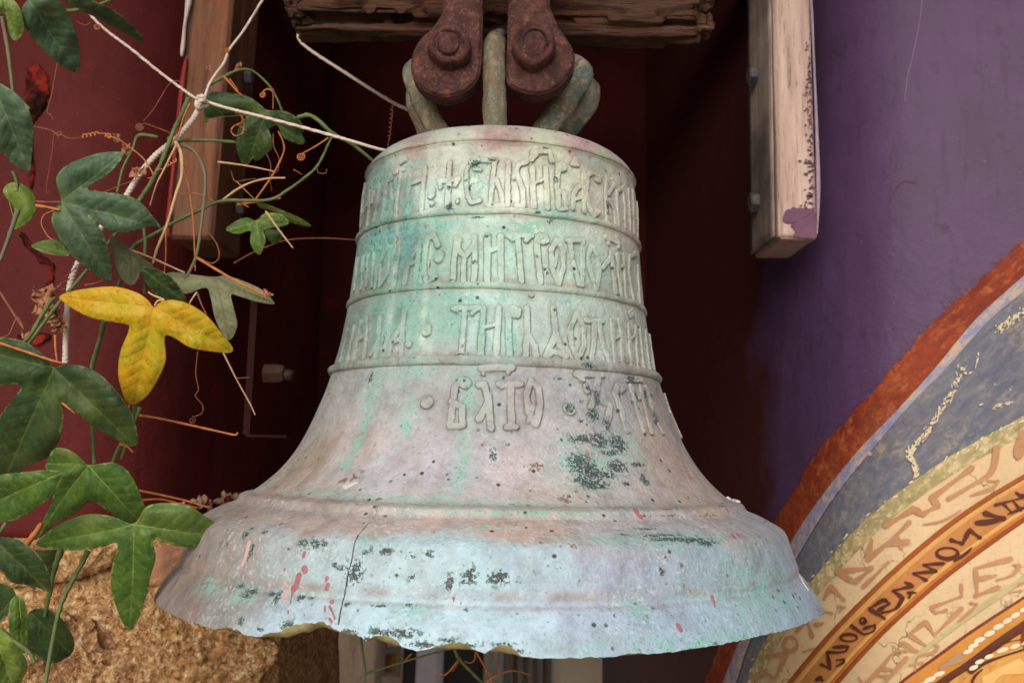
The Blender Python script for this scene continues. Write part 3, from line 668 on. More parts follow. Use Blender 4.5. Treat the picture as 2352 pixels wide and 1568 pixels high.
LET = [
 # first line
 ('B2', [[(215,640),(165,1240)],[(300,740),(258,1220)],[(220,1020),(285,860)]], .0046),
 ('B2', [[(430,640),(400,900),(350,1160)],[(340,760),(320,900)]], .0046),
 ('B2', [circ(565,545,38),[(535,590),(505,800),(460,1140)],[(595,640),(605,900),(585,1100)]], .0046),
 ('B2', [[(725,480),(690,800),(660,1090)],[(640,480),(770,430)],[(740,330),(800,290)]], .0046),
 ('B2', [[(865,440),(848,700),(815,1050)],[(1075,395),(1050,700),(1022,1030)],[(890,625),(1045,560)]], .0048),
 ('B2', [([(1165,720),(1160,790)], .0085)], .0085), ('B2', [[(1170,905),(1172,910)]], .0050), ('B2', [[(1535,875),(1535,890)]], .0036),
 ('B2', [[(1428,335),(1412,550),(1400,780),(1395,985)],[(1285,600),(1410,575),(1545,560)],([(1285,610),(1292,680)], .0036),([(1535,575),(1505,650)], .0036)], .0054),
 ('B2', [[(2080,300),(1860,295),(1725,320),(1665,430),(1655,620),(1680,800),(1730,900),(1850,870)],([(1770,430),(1860,432)], .003)], .0046),
 ('B', [[(1140,290),(1125,420),(1112,570)],[(1150,400),(1165,440),(1188,510),(1192,570)],[(1098,578),(1198,580)]], .0050),
 ('B', [[(1235,290),(1228,420),(1228,575)]], .0056),
 ('B', [[(1352,285),(1305,300),(1285,340),(1300,400),(1328,470),(1332,580)],([(1280,350),(1270,395)], .004),[(1285,580),(1330,585)]], .0052),
 ('B', [[(1398,220),(1388,270)],[(1402,216),(1505,218)],[(1510,220),(1520,280)],([(1400,262),(1420,240)], .004)], .0056),
 ('B', [[(1390,325),(1402,585)],[(1480,325),(1494,592)],([(1405,430),(1475,402)], .004)], .0058),
 ('B', [[(1562,305),(1556,450),(1570,598)],circ(1588,318,18),[(1562,472),(1605,500),(1618,598),(1575,602)]], .0052),
 ('B', [[(1678,262),(1655,305),(1688,308),(1680,268)]], .0040),
 ('B', [[(1730,370),(1735,500),(1738,615)],[(1662,596),(1666,500),(1690,460),(1728,440)],([(1672,540),(1725,518)], .0036)], .0048),
 ('B', [[(1835,390),(1790,356),(1757,380),(1748,480),(1770,595),(1798,648),(1828,618)],[(1815,405),(1830,410)]], .0050),
 ('B', [[(1880,390),(1876,500),(1886,688)],[(1895,500),(1932,440),(1918,400)],[(1900,540),(1936,600),(1942,696)]], .0050),
 ('B', [[(1952,480),(1965,710)],[(1998,455),(2010,720)],([(1955,482),(1995,462)], .004)], .0048),
 ('B', [[(2032,472),(2045,742)]], .0048), ('B', [[(2058,482),(2070,760)]], .0048), ('B', [[(2082,560),(2094,788)]], .0048),
 # second line
 ('C', [[(222,225),(202,435)],[(258,222),(246,425)]], .0048), ('C', [[(292,205),(280,410)],[(330,200),(318,415)]], .0046),
 ('C', [[(430,140),(378,260),(375,415),(428,330),(438,190),(430,140)]], .0044), ('C', [[(365,195),(342,428)]], .0046),
 ('C', [[(505,120),(480,300),(468,418)]], .0056),
 ('C', [[(640,95),(630,250),(610,398)],[(625,150),(562,260),(540,396)],([(560,272),(612,250)], .0042)], .0054),
 ('C', [[(735,75),(692,95),(674,190),(672,330),(692,388),(748,352)],[(735,80),(760,138)]], .0056),
 ('C', [([(772,204),(769,228)], .0095)], .0095),
 ('C', [[(885,98),(872,240),(862,372)],[(905,105),(892,160),(938,212),(932,378)]], .0056),
 ('C', [[(1006,82),(1010,220),(1002,372)],[(945,212),(1000,145)]], .0058),
 ('C', [[(1092,82),(1094,220),(1090,378)],[(1180,80),(1183,378)],([(1105,178),(1170,155)], .0046)], .0062),
 ('C', [[(1225,72),(1385,76)],[(1292,82),(1308,220),(1318,380)],([(1232,78),(1262,104)], .004),([(1380,78),(1350,108)], .004)], .0058),
 ('C', [[(1420,105),(1432,250),(1448,388)],[(1422,102),(1446,74),(1482,82),(1488,108),(1464,118)]], .0058),
 ('C', [[(1555,100),(1517,172),(1522,290),(1568,398),(1598,290),(1597,180),(1555,100)],([(1555,190),(1542,285)], .003)], .0052),
 ('C', [[(1642,112),(1660,230),(1700,398)],[(1630,108),(1732,106)],[(1730,112),(1726,270),(1722,408)]], .0052),
 ('C', [[(1785,136),(1762,220),(1782,330),(1818,432),(1838,320),(1828,220),(1785,136)]], .0052),
 ('C', [[(1882,84),(1972,124)],([(1890,86),(1900,128)], .0036),([(1970,126),(1966,152)], .0036)], .0060),
 ('C', [[(1914,190),(1930,320),(1945,458)],[(1910,222),(1858,292)]], .0056),
 ('C', [[(1956,202),(1985,478)],[(2000,202),(2016,488)],([(1962,290),(2006,270)], .004)], .0052),
 ('C', [[(2042,212),(2037,330),(2066,498)],[(2042,212),(2088,192)]], .0052), ('C', [[(2096,282),(2110,520)]], .0050),
 # third line
 ('C', [[(160,702),(104,918)],[(200,682),(150,918)]], .0048), ('C', [[(242,652),(194,908)],[(288,622),(268,898)],([(215,790),(275,745)], .004)], .0050),
 ('C', [[(378,622),(362,760),(342,888)],[(366,772),(314,868)]], .0054),
 ('C', [[(538,582),(526,720),(516,888)],[(515,692),(452,790),(428,896)],([(457,800),(512,770)], .0044)], .0056),
 ('C', [[(570,805),(571,806)]], .0060), ('C', [([(690,698),(688,722)], .0092)], .0092), ('C', [[(1383,470),(1384,471)]], .0050),
 ('C', [[(865,562),(1035,560)],[(942,572),(930,720),(916,868)],([(862,562),(888,590)], .0042),([(1032,560),(992,598)], .0042),([(892,868),(945,870)], .004)], .0058),
 ('C', [[(1066,562),(1056,720),(1046,868)],[(1170,562),(1160,720),(1150,868)],([(1078,690),(1156,668)], .0044)], .0060),
 ('C', [[(1232,584),(1232,720),(1242,878)],[(1236,586),(1268,560),(1302,576),(1294,606),(1266,604)]], .0060),
 ('C', [[(1356,562),(1360,720),(1346,884)],[(1370,742),(1408,820),(1418,882)]], .0060),
 ('C', [[(1530,562),(1546,720),(1598,878)],[(1546,742),(1512,820),(1484,884)],[(1484,882),(1522,856),(1572,864),(1618,888)]], .0058),
 ('C', [[(1685,594),(1642,700),(1652,810),(1700,908),(1734,810),(1733,690),(1685,594)]], .0052),
 ('C', [[(1748,642),(1856,650)],[(1802,652),(1802,780),(1786,918)],[(1830,652),(1860,790),(1908,928)]], .0056),
 ('C', [[(1916,642),(1930,760),(1946,938)],[(1970,642),(1985,760),(1996,948)],([(1936,770),(1980,746)], .004)], .0056),
 ('C', [[(2032,672),(2060,958)],[(2080,682),(2100,968)],([(2036,770),(2082,740)], .004)], .0052), ('C', [[(2050,572),(2034,590),(2045,618),(2058,592)]], .0034),
 ('C', [[(2112,702),(2140,978)]], .0050), ('C', [[(2150,712),(2180,988)]], .0050), ('C', [[(2180,745),(2208,998)]], .0050),
 # fourth line
 ('D', [[(948,98),(1108,92)],([(950,100),(960,128)], .004),([(1104,92),(1086,122)], .004)], .0070), ('D', [[(664,275),(668,276)]], .0115),
 ('D', [[(848,152),(812,190),(797,300),(787,396)],circ(865,176,14),[(792,272),(848,300),(852,398),(788,402)]], .0062),
 ('D', [[(935,182),(962,182),(985,250),(1000,408)],[(985,272),(936,364)]], .0066),
 ('D', [[(1042,182),(1152,180)],[(1100,188),(1105,400)],([(1085,404),(1125,404)], .006),([(1042,184),(1055,196)], .004)], .0066),
 ('D', [[(1206,164),(1182,240),(1196,330),(1230,394),(1254,290),(1244,200),(1206,164)],([(1215,300),(1190,380)], .004)], .0060),
 ('D', [[(1404,308),(1408,312)]], .0115),
 ('D', [[(1440,128),(1578,130)],[(1555,140),(1545,220),(1515,300)],[(1560,262),(1618,292),(1600,385)],([(1442,130),(1476,158)], .005),[(1490,190),(1500,215)]], .0062),
 ('D', [[(1655,182),(1642,230),(1680,340),(1704,420)],[(1658,182),(1690,195),(1672,215)]], .0058),
 ('D', [[(1722,192),(1755,310),(1792,428)],([(1702,152),(1774,156)], .006)], .0058), ('D', [[(1770,192),(1800,310),(1830,432)],[(1765,250),(1800,200)]], .0056),
 ('D', [[(1802,205),(1850,350),(1888,430)],[(1812,210),(1826,225)]], .0056), ('D', [[(1936,332),(1965,395),(2000,452)]], .0056), ('D', [[(1905,240),(1930,330)]], .0052)]
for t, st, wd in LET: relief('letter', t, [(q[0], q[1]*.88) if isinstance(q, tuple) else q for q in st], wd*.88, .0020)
# dirt along mouldings and letters; the letter outlines also paint in missing relief shade
grime_shade = np.zeros(len(AA))
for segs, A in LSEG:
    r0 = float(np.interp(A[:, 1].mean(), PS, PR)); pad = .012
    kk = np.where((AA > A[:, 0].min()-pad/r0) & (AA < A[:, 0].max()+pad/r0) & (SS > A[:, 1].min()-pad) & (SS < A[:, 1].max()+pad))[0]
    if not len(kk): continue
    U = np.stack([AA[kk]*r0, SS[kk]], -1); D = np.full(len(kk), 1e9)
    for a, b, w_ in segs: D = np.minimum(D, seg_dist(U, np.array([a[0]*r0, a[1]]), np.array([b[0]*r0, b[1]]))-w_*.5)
    grime_shade[kk] = np.maximum(grime_shade[kk], np.exp(-(np.clip(D, 0, 1)/.0021)**2))
pg = bellpos(AA, SS); ng = fbm(pg*75, 3, 311); grime_shade *= .35+.65*sstep(.35, .6, ng)
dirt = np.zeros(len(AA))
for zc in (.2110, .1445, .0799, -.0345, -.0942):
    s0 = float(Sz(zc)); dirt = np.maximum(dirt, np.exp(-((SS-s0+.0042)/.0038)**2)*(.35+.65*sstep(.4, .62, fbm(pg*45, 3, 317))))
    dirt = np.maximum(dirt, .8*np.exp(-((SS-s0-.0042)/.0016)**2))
c2 = cols*(1-.42*grime_shade[:, None])+.42*grime_shade[:, None]*lin((120, 100, 88))*.9
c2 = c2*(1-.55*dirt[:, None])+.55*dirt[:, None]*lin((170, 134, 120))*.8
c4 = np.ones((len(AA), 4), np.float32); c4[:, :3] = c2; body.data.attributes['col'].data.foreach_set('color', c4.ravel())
# paint drips and runs of the wall colour
DR = [('D',[[(2025,650),(2065,692)]],.0048,'drip'),('D',[[(1500,540),(1512,562)]],.0050,'drip'),('D',[[(238,195),(226,222)]],.0036,'drip'),('F',[[(1432,5),(1480,50)]],.0040,'drip'),('F',[[(1625,110),(1665,146)]],.0030,'drip'),
 ('E',[[(1000,680),(985,740),(965,775)]],.0100,'drip'),('E',[[(1040,630),(1042,640)]],.0100,'drip'),('E',[[(1038,520),(1034,540)]],.0060,'drip'),('E',[[(958,800),(946,860)]],.0024,'drip'),
 ('E',[[(1190,690),(1185,705)],[(1195,735),(1188,760)]],.0060,'drip'),('E',[[(1205,880),(1228,920),(1242,960)]],.0036,'drip'),('E',[[(1175,880),(1176,910)]],.0034,'drip'),('E',[[(1208,965),(1220,985)]],.0034,'drip'),('E',[[(1222,848),(1223,852)]],.0060,'drip'),
 ('E',[[(310,895),(290,930)]],.0028,'drip'),('E',[[(905,628),(903,638)]],.0026,'drip'),('E',[[(2040,826),(2041,846)]],.0038,'drip'),('E',[[(930,910),(931,930)]],.0022,'drip'),('E',[[(1036,936),(1035,944)]],.0026,'drip'),
 ('E',[[(905,720),(930,760),(900,790)],[(890,800),(910,830)]],.0046,'drippink'),('E',[[(668,455),(640,560),(622,598)]],.0068,'drippink'),('E',[[(548,738),(542,758)]],.0030,'drippink'),('E',[[(570,480),(566,498)]],.0030,'drippink'),('E',[[(1855,285),(1880,278)]],.0052,'drippink'),('E',[[(440,270),(490,258)]],.0024,'drippink'),('E',[[(580,322),(615,312)]],.0024,'drippink'),
 ('F',[[(1075,225),(1090,245)],[(1105,272),(1115,278)]],.0080,'drip'),('F',[[(1730,402),(1742,420)]],.0060,'drip'),('F',[[(1762,402),(1772,418)]],.0060,'drip'),('F',[[(1590,820),(1602,850)],([(1606,860),(1610,888)],.0016)],.0054,'drip'),('F',[[(1368,1010),(1380,1035)]],.0070,'drip'),('F',[[(978,620),(979,630)]],.0028,'drip'),('F',[[(1286,725),(1287,730)]],.0024,'drip'),('F',[[(1155,940),(1156,948)]],.0026,'drip'),('F',[[(1320,938),(1321,944)]],.0022,'drip'),('F',[[(2308,885),(2325,910)]],.0040,'drip'),('F',[[(1690,225),(1705,255)]],.0036,'drip'),('F',[[(1650,190),(1670,188)]],.0030,'drip')]
for t, st, wd, m in DR: relief('paint_drip', t, st, wd*.54, .0003, m, parent=bell, edge=.0004, noise=.0011, colored=False, step=.0005)
relief('crack', 'E', [([(1535,200),(1515,270),(1455,340),(1400,405)], .0003),[(1400,405),(1370,490),(1355,580),(1330,660),(1320,740),(1300,830),(1285,900),(1275,950),(1268,1000)]], .0008, .0004, 'crack', step=.0004, edge=.0003, noise=.0006, colored=False)
k_ = NT('dried_droppings'); MAT['white'] = k_.fin(rgba((196, 192, 190)), .9)
relief('bird_dropping', 'F', [[(1700,160),(1760,172),(1765,180)]], .0030, .0020, 'white', colored=False, noise=.002)
relief('bird_dropping', 'F', [[(2185,680),(2215,740),(2255,800)]], .0040, .0010, 'white', colored=False, noise=.004)
relief('bird_dropping', 'D', [[(240,715),(290,690)]], .0040, .0008, 'white', colored=False, noise=.004)

# crown loops (canons) that the straps grip
def crown_col(v):
    v = np.array(v); a = fbm(v*60, 4, 121); b = fbm(v*24, 3, 123)
    c = lin((116, 98, 78))[None]*(1-sstep(.45, .6, a))[:, None]+lin((112, 104, 84))[None]*sstep(.45, .6, a)[:, None]
    d = sstep(.55, .68, b)[:, None]; c = c*(1-d)+lin((84, 94, 88))[None]*d
    e = sstep(.58, .66, fbm(v*90, 3, 127))[:, None]; c = c*(1-e)+lin((150, 132, 108))[None]*e
    return c
def loop(pts, r, seed, label=None):
    c = catmull(pts, 8); v, f = tube(c, r, 20, square=.8)
    v = np.array(v); cen = np.repeat(c, 20, axis=0); nrm = v-cen; nrm /= np.linalg.norm(nrm, axis=1)[:, None]
    v = v+nrm*((fbm(v*60, 3, seed)-.5)*.004+(fbm(v*180, 2, seed+3)-.5)*.0012)[:, None]
    o = mesh('crown_loop', v, f, MAT['patina'], bell, cols=crown_col(v)); addmsk(o, np.zeros((len(v), 3))+np.array([0.1, .04, .2]))
    return o
loop([P(1140,330,.825),P(1138,280,.822),P(1135,200,.822),P(1133,135,.824),P(1134,108,.834),P(1138,98,.86),P(1142,100,.90)], [.0098]*49, 131)
loop([P(1030,345,.872),P(1008,305,.870),P(984,258,.868),P(960,208,.867),P(950,180,.871),P(958,158,.89),P(985,150,.92)], [.0105]*49, 133)
loop([P(1222,345,.872),P(1250,300,.870),P(1282,255,.868),P(1318,205,.867),P(1334,178,.871),P(1326,156,.89),P(1296,150,.92)], [.0115]*49, 137)
loop([P(1270,330,.93),P(1310,285,.93),P(1345,240,.93),P(1350,205,.935),P(1330,190,.95)], [.011]*33, 139)
loop([P(990,330,.93),P(975,285,.93),P(958,240,.93),P(962,205,.935),P(975,190,.95)], [.011]*33, 141)
v, f = tube([P(1148,95,.853), P(1146,72,.853)], .0058, 12); o = mesh('crown_pin', v, f, MAT['bolt'], bell)

# ------------------------------------------------------------------ timber and ironwork
def P8(x0, x1, y0, y1, d0, d1):             # box whose front face at d0 spans the picture rectangle
    a = P((x0+x1)/2, y1, d0)[2]; b = P((x0+x1)/2, y0, d0)[2]
    xa = P(x0, (y0+y1)/2, d0)[0]; xb = P(x1, (y0+y1)/2, d0)[0]
    return box(xa, xb, d0, d1, a, b)[0]
beam = rough_box('hanging_beam', P8(652, 1640, -230, 60, .862, .918), 230, MAT['beam'], None, .007, (14, 75, 75), 151, bev=.012, chip=.020, ridge=.0032)
tag(beam, 'dark weathered horizontal beam that carries the bell', 'beam')
zt = P(1150, -4, 1.30)[2]
rail = rough_box('cross_rail', box(-.55, .55, 1.225, 1.30, zt+.012, zt+.10)[0], 60, MAT['beam'], None, .003, (8, 30, 30), 153, bev=.005)
tag(rail, 'horizontal timber rail behind the beam, joining the two posts', 'beam')
def post(name, label, x0, x1, ytop, ybot, d0, d1, mats, bolts, seed, shear):
    c = np.array(P8(x0, x1, ytop, ybot, d0, d1))
    t = thing(name, label, 'post', (c[:, 0].mean(), c[:, 1].mean(), c[:, 2].min()))
    c = [(x+shear*(z-c[:, 2].min()), y, z) for x, y, z in c]
    core = rough_box('timber', c, 90, mats[0], t, .0012, (60, 60, 8), seed, bev=.0025)
    return t, core
pl, plc = post('strut_post', 'brown square timber strut beside the knotted cord, left', 417, 516, -300, 548, 1.10, 1.215, [MAT['post_l']], [], 161, .018)
pr, prc = post('strut_post', 'pale oak timber strut with two bolts on the purple wall', 1784, 1868, -300, 547, 1.10, 1.215, [MAT['post_r']], [], 163, -.008)
def hexbolt(t, cen, axis, r, h, mat):
    a = Vector(axis).normalized(); u = a.orthogonal().normalized(); w_ = a.cross(u); v = []; n = 6
    for rr, hh in ((r*1.0, 0), (r, h*.8), (r*.82, h)):
        for k in range(n):
            q = Vector(cen)+a*hh+(u*math.cos(k/n*2*math.pi+.3)+w_*math.sin(k/n*2*math.pi+.3))*rr; v.append(q)
    f = [(i*n+k, i*n+(k+1) % n, (i+1)*n+(k+1) % n, (i+1)*n+k) for i in range(2) for k in range(n)]+[tuple(2*n+k for k in range(n)), tuple(range(n))[::-1]]
    return mesh('bolt_head', v, f, mat, t, smooth=False)
# sawn grey side face of the right strut, its bolts and smears of purple paint
xs = min(v.co.x for v in prc.data.vertices)
side = rough_box('sawn_face', box(xs-.0006-.002, xs-.0006, 1.103, 1.212, P(1790, 546, 1.10)[2]+.003, TOPZ)[0], 60, MAT['post_side'], pr, .0005, (40, 60, 10), 167, bev=0)
for vy in (175, 465):
    q = P(1745+(vy-175)*.05, vy, 1.172); hexbolt(pr, (xs-.003, 1.172, q[2]), (-1, 0, 0), .0135, .0105, MAT['bolt'])
hb = P(540, 478, 1.17); xr = max(v.co.x for v in plc.data.vertices); hexbolt(pl, (xr-.001, 1.165, hb[2]), (1, 0, 0), .0105, .009, MAT['bolt'])
hb = P(545, 180, 1.17); hexbolt(pl, (xr-.001, 1.165, hb[2]), (1, 0, 0), .0105, .009, MAT['bolt'])
def face_patch(name, pts, d, mat, parent, thick=.0006):
    c = catmull(pts, 5, True); n = len(c); ctr = c.mean(0)
    v = [P(x, y, d-thick) for x, y in c]+[P(x, y, d+.002) for x, y in c]+[P(ctr[0], ctr[1], d-thick)]
    f = [(k, (k+1) % n, 2*n) for k in range(n)]+[(k, n+k, n+(k+1) % n, (k+1) % n) for k in range(n)]
    if name is None: return v, f
    return mesh(name, v, f, mat, parent, smooth=False)
MAT['purpaint'] = mat_simple('purple_paint_smear', (98, 62, 88), (112, 74, 100), 60, .6)
rj_ = random.Random(4)
sm_ = catmull(Z('R6', [(826,1150),(830,1115),(855,1092),(885,1084),(930,1090),(955,1100),(975,1110),(992,1100),(997,1150),(1000,1240),(945,1240),(900,1238),(880,1232),(884,1205),(870,1180),(880,1162),(850,1166),(838,1160)]), 3, True)
face_patch('paint_smear', [(x+rj_.gauss(0, .8), y+rj_.gauss(0, 1.0)) for x, y in sm_], 1.0985, MAT['purpaint'], pr)
dry_ = []
for k in range(120):                         # dry-brush marks along the right arris
    tt = random.random()**.7; y = 70+tt*415; ln = random.uniform(1.5, 7)*(.5+tt); xe = 1861+y*.0255; h_ = random.uniform(.7, 2.2)
    x0 = xe-ln-abs(random.gauss(0, 5+9*tt)); jj = lambda: random.uniform(-.6, .6)
    dry_.append(face_patch(None, [(x0+jj(), y-h_*.6), (x0+ln*.5, y-h_+jj()), (min(x0+ln, xe)+jj(), y-h_*.5), (min(x0+ln, xe), y+h_*.7+jj()), (x0+ln*.4, y+h_+jj()), (x0-1+jj(), y+h_*.3)], 1.0985, MAT['purpaint'], pr))
v, f = join(dry_); tag(mesh('dry_brush_marks', v, f, MAT['purpaint'], pr, smooth=False), kind='stuff')
MAT['redpaint'] = mat_simple('red_paint_edge', (120, 34, 34), (146, 46, 42), 60, .6)

# rusted straps
def strap(label, outline, wc, wr, d0, d1, seed, spiral):
    c = catmull(outline, 5, True); n = len(c)
    ctr = np.mean([P(x, y, d0) for x, y in wc[:1]], 0)
    t = thing('iron_strap', label, 'strap', P(wc[0][0], wc[0][1]+60, d0), 'rusted straps that hold the bell')
    bm = bmesh.new()
    fr_ = [bm.verts.new(P(x, y, d0)) for x, y in c]
    off_ = d1-d0
    bk_ = [bm.verts.new(np.array(P(x, y, d0))+np.array([0, off_, 0])) for x, y in c]
    bm.faces.new(fr_); bm.faces.new(bk_[::-1])
    for k in range(n): bm.faces.new((fr_[k], bk_[k], bk_[(k+1) % n], fr_[(k+1) % n]))
    bmesh.ops.recalc_face_normals(bm, faces=bm.faces)
    ed = [e for e in bm.edges if (e.verts[0] in fr_ and e.verts[1] in fr_)]
    bmesh.ops.bevel(bm, geom=ed, offset=.0022, segments=2, affect='EDGES')
    bmesh.ops.triangulate(bm, faces=[f_ for f_ in bm.faces if len(f_.verts) > 4])
    for _ in range(5):
        es = [e for e in bm.edges if e.calc_length() > .0045]
        if not es: break
        bmesh.ops.subdivide_edges(bm, edges=es, cuts=1)
        bmesh.ops.triangulate(bm, faces=[f_ for f_ in bm.faces if len(f_.verts) > 4])
    bm.normal_update()
    co = np.array([v.co for v in bm.verts]); no = np.array([v.normal for v in bm.verts])
    co = co+no*((fbm(co*60, 3, seed)-.5)*.0022+(fbm(co*260, 3, seed+1)-.5)*.0009)[:, None]
    for v, q in zip(bm.verts, co): v.co = q
    me = bpy.data.meshes.new('strap_plate'); bm.to_mesh(me); bm.free(); link('strap_plate', me, MAT['rust'], t)
    # boss: a hammered round rivet head with a lap line
    cx = np.array(P(wc[0][0], wc[0][1], d0)); rr = wr/FPX*d0
    nA_, prof = 48, [(1.06, .001), (1.04, -.006), (1.0, -.0125), (.93, -.0155), (.72, -.016), (.70, -.0150), (.66, -.0158), (.40, -.0170), (.15, -.0172), (0.01, -.0172)]
    V = []
    for k in range(nA_):
        a = k/nA_*2*math.pi
        for (q, y) in prof:
            q2 = q*(1+.06*math.sin(2*a+seed)+.03*math.sin(5*a+seed*2))
            lap = spiral*.0022*max(0, math.sin(a*.5+seed))*(1 if .5 < q < .72 else 0)
            V.append(cx+np.array([q2*rr*math.cos(a), y+lap, q2*rr*math.sin(a)]))
    V = np.array(V); V += (np.stack([fbm(V*150, 3, seed+5), fbm(V*150+7, 3, seed+6), fbm(V*150+3, 3, seed+8)], -1)-.5)*.0022
    rh = mesh('rivet_head', V, grid_faces(nA_, len(prof), True), MAT['rust'], t)
    a2 = np.linspace(.6+seed, 4.6+seed, 26); g = [cx+np.array([rr*.56*math.cos(a)*(1-.03*i/26*5), -.0165-.001*math.sin(i/25*math.pi), rr*.56*math.sin(a)*(1-.02*i/26*5)]) for i, a in enumerate(a2)]
    v, f = tube(g, [.0003+.0010*math.sin(i/25*math.pi) for i in range(26)], 6); mesh('lap_seam', v, f, MAT['seam'], rh)
    return t
strap('rusted iron strap with a round rivet head, left of the central crown loop', [(1016,-140),(1017,0),(1014,32),(990,66),(962,92),(946,128),(944,160),(956,190),(984,211),(1020,221),(1058,214),(1088,194),(1102,165),(1107,100),(1108,0),(1108,-140)], [(1034,118)], 48, .812, .834, 2, 1)
strap('rusted iron strap with a round rivet head, right of the central crown loop', [(1168,-140),(1168,0),(1165,100),(1163,180),(1184,203),(1220,215),(1258,211),(1294,188),(1316,158),(1320,125),(1306,94),(1282,62),(1270,32),(1264,0),(1262,-140)], [(1226,112)], 53, .812, .834, 5, 1)
q = P(1045, 55, .8105); 
# steel bracket with a bolt in the niche
br = thing('wall_bracket', 'maroon painted steel bracket with a pale bolt, in the niche left of the bell', 'bracket', P(575, 1000, 1.24))
MAT['brk'] = mat_simple('maroon_painted_steel', (40, 14, 14), (50, 18, 17), 20, .95)
v, f = join([box(*(P(575, 700, 1.24)[0], P(591, 700, 1.24)[0], 1.24, 1.246, P(575, 998, 1.24)[2], P(575, 680, 1.24)[2]))]); mesh('upright_strip', v, f, MAT['brk'], br, smooth=False)
v, f = join([box(P(566, 998, 1.24)[0], P(660, 998, 1.24)[0], 1.236, 1.30, P(575, 1003, 1.24)[2], P(575, 997.5, 1.24)[2])]); mesh('foot_plate', v, f, MAT['brk'], br, smooth=False)
MAT['palebolt'] = mat_simple('pale_zinc', (62, 42, 34), (84, 62, 50), 60, .6)
q = P(640, 858, 1.36); o = hexbolt(br, (q[0]-.02, q[1], q[2]), (1, -.1, 0), .015, .030, MAT['palebolt'])
v, f = tube([P(648, 858, 1.36), P(672, 862, 1.355)], .0085, 12); mesh('bolt_shank', v, f, MAT['palebolt'], br)

# ------------------------------------------------------------------ painted arch (fresco) on the purple wall
fres = thing('arch_fresco', 'painted arch with red, blue, cream and orange bands of lettering, right of the bell', 'mural', WR(1800, 1560))
def resample(pl, n):
    c = catmull(pl, 8); L = np.concatenate([[0], np.cumsum(np.linalg.norm(np.diff(c, axis=0), axis=1))]); s = np.linspace(0, L[-1], n)
    return np.stack([np.interp(s, L, c[:, 0]), np.interp(s, L, c[:, 1])], -1)
def strip(name, La, Lb, mat, off, n=170, m=6, rag=0, seed=0, edge_in=True):
    a, b = resample(La, n), resample(Lb, n)
    V = []; T = np.linspace(0, 1, m)
    for i in range(n):
        for j, t in enumerate(T):
            q = a[i]+(b[i]-a[i])*t
            if rag and j == 0:
                nz = float(fbm(np.array([[i*.9, seed, 0.]]), 4, seed)[0])-.5
                q = q+(a[i]-b[i])/np.linalg.norm(a[i]-b[i])*nz*rag
            V.append(WR(q[0], q[1], (off if 0 < j < m-1 else off-.0007)))
    return mesh(name, V, grid_faces(n, m), mat, fres)
def lerpl(A, B, t):
    a, b = resample(A, 90), resample(B, 90); return [tuple(p) for p in a+(b-a)*t]
F0 = [(1598,1625),(1620,1568),(1649,1499),(1700,1375),(1785,1192),(1814,1148),(1873,1050),(2010,896),(2140,745),(2319,581),(2450,470),(2650,330),(2900,210),(3200,130)]
F1 = [(1640,1625),(1664,1568),(1697,1485),(1750,1380),(1823,1243),(1884,1150),(1971,1039),(2063,940),(2151,841),(2239,735),(2352,633),(2450,552),(2650,405),(2900,285),(3200,205)]
F2 = [(1672,1625),(1695,1568),(1726,1474),(1775,1385),(1840,1272),(1915,1150),(2001,1039),(2092,929),(2180,838),(2268,739),(2352,669),(2450,588),(2650,440),(2900,320),(3200,240)]
F3 = [(1698,1625),(1719,1568),(1755,1485),(1800,1420),(1869,1334),(1957,1228),(2040,1150),(2114,1093),(2190,1042),(2264,1001),(2349,955),(2450,905),(2650,810),(2900,720),(3200,660)]
F4 = [(1724,1625),(1748,1568),(1784,1490),(1830,1425),(1900,1345),(1985,1252),(2065,1178),(2140,1122),(2215,1072),(2288,1032),(2352,998),(2450,948),(2650,852),(2900,762),(3200,702)]
F5 = [(1772,1625),(1814,1565),(1900,1462),(1990,1367),(2080,1280),(2173,1202),(2260,1142),(2349,1089),(2450,1030),(2650,930),(2900,838),(3200,775)]
F6 = [(1890,1625),(1935,1565),(2005,1485),(2078,1411),(2160,1338),(2246,1272),(2349,1199),(2450,1135),(2650,1030),(2900,930),(3200,865)]
F7 = [(2012,1625),(2063,1568),(2140,1510),(2214,1456),(2280,1412),(2352,1366),(2450,1300),(2650,1185),(2900,1075),(3200,1000)]
F8 = [(2085,1625),(2144,1568),(2214,1520),(2284,1468),(2352,1421),(2450,1352),(2650,1235),(2900,1120),(3200,1045)]
F9 = [(2400,1625),(2405,1610),(2410,1600),(2420,1590),(2430,1580),(2450,1560),(2650,1500),(2900,1450),(3200,1420)]
FM = lambda n, a, b, **k: mat_paint('fresco_'+n, a, b, **k)
strip('paint_band', F0, F1, FM('red_earth', (112, 40, 26), (150, 66, 34), wear=(168, 94, 58), sc=34, amt=.58), .003, rag=14, seed=3)
strip('paint_band', F1, F2, FM('pale_blue', (122, 126, 168), (170, 160, 164), wear=(190, 166, 140), sc=26, amt=.54), .0042)
strip('paint_band', F2, F3, FM('slate_blue', (92, 97, 116), (122, 122, 128), wear=(150, 142, 130), sc=30, amt=.585, streak=.7), .0030, m=10)
strip('paint_band', F3, F4, FM('olive_edge', (140, 132, 90), (182, 164, 122), wear=(216, 198, 158), sc=46, amt=.55), .0042)
strip('paint_band', F4, F5, FM('cream', (208, 180, 140), (216, 190, 152), wear=(196, 168, 128), sc=12, amt=.62, crack=1, streak=.3), .0036, m=8)
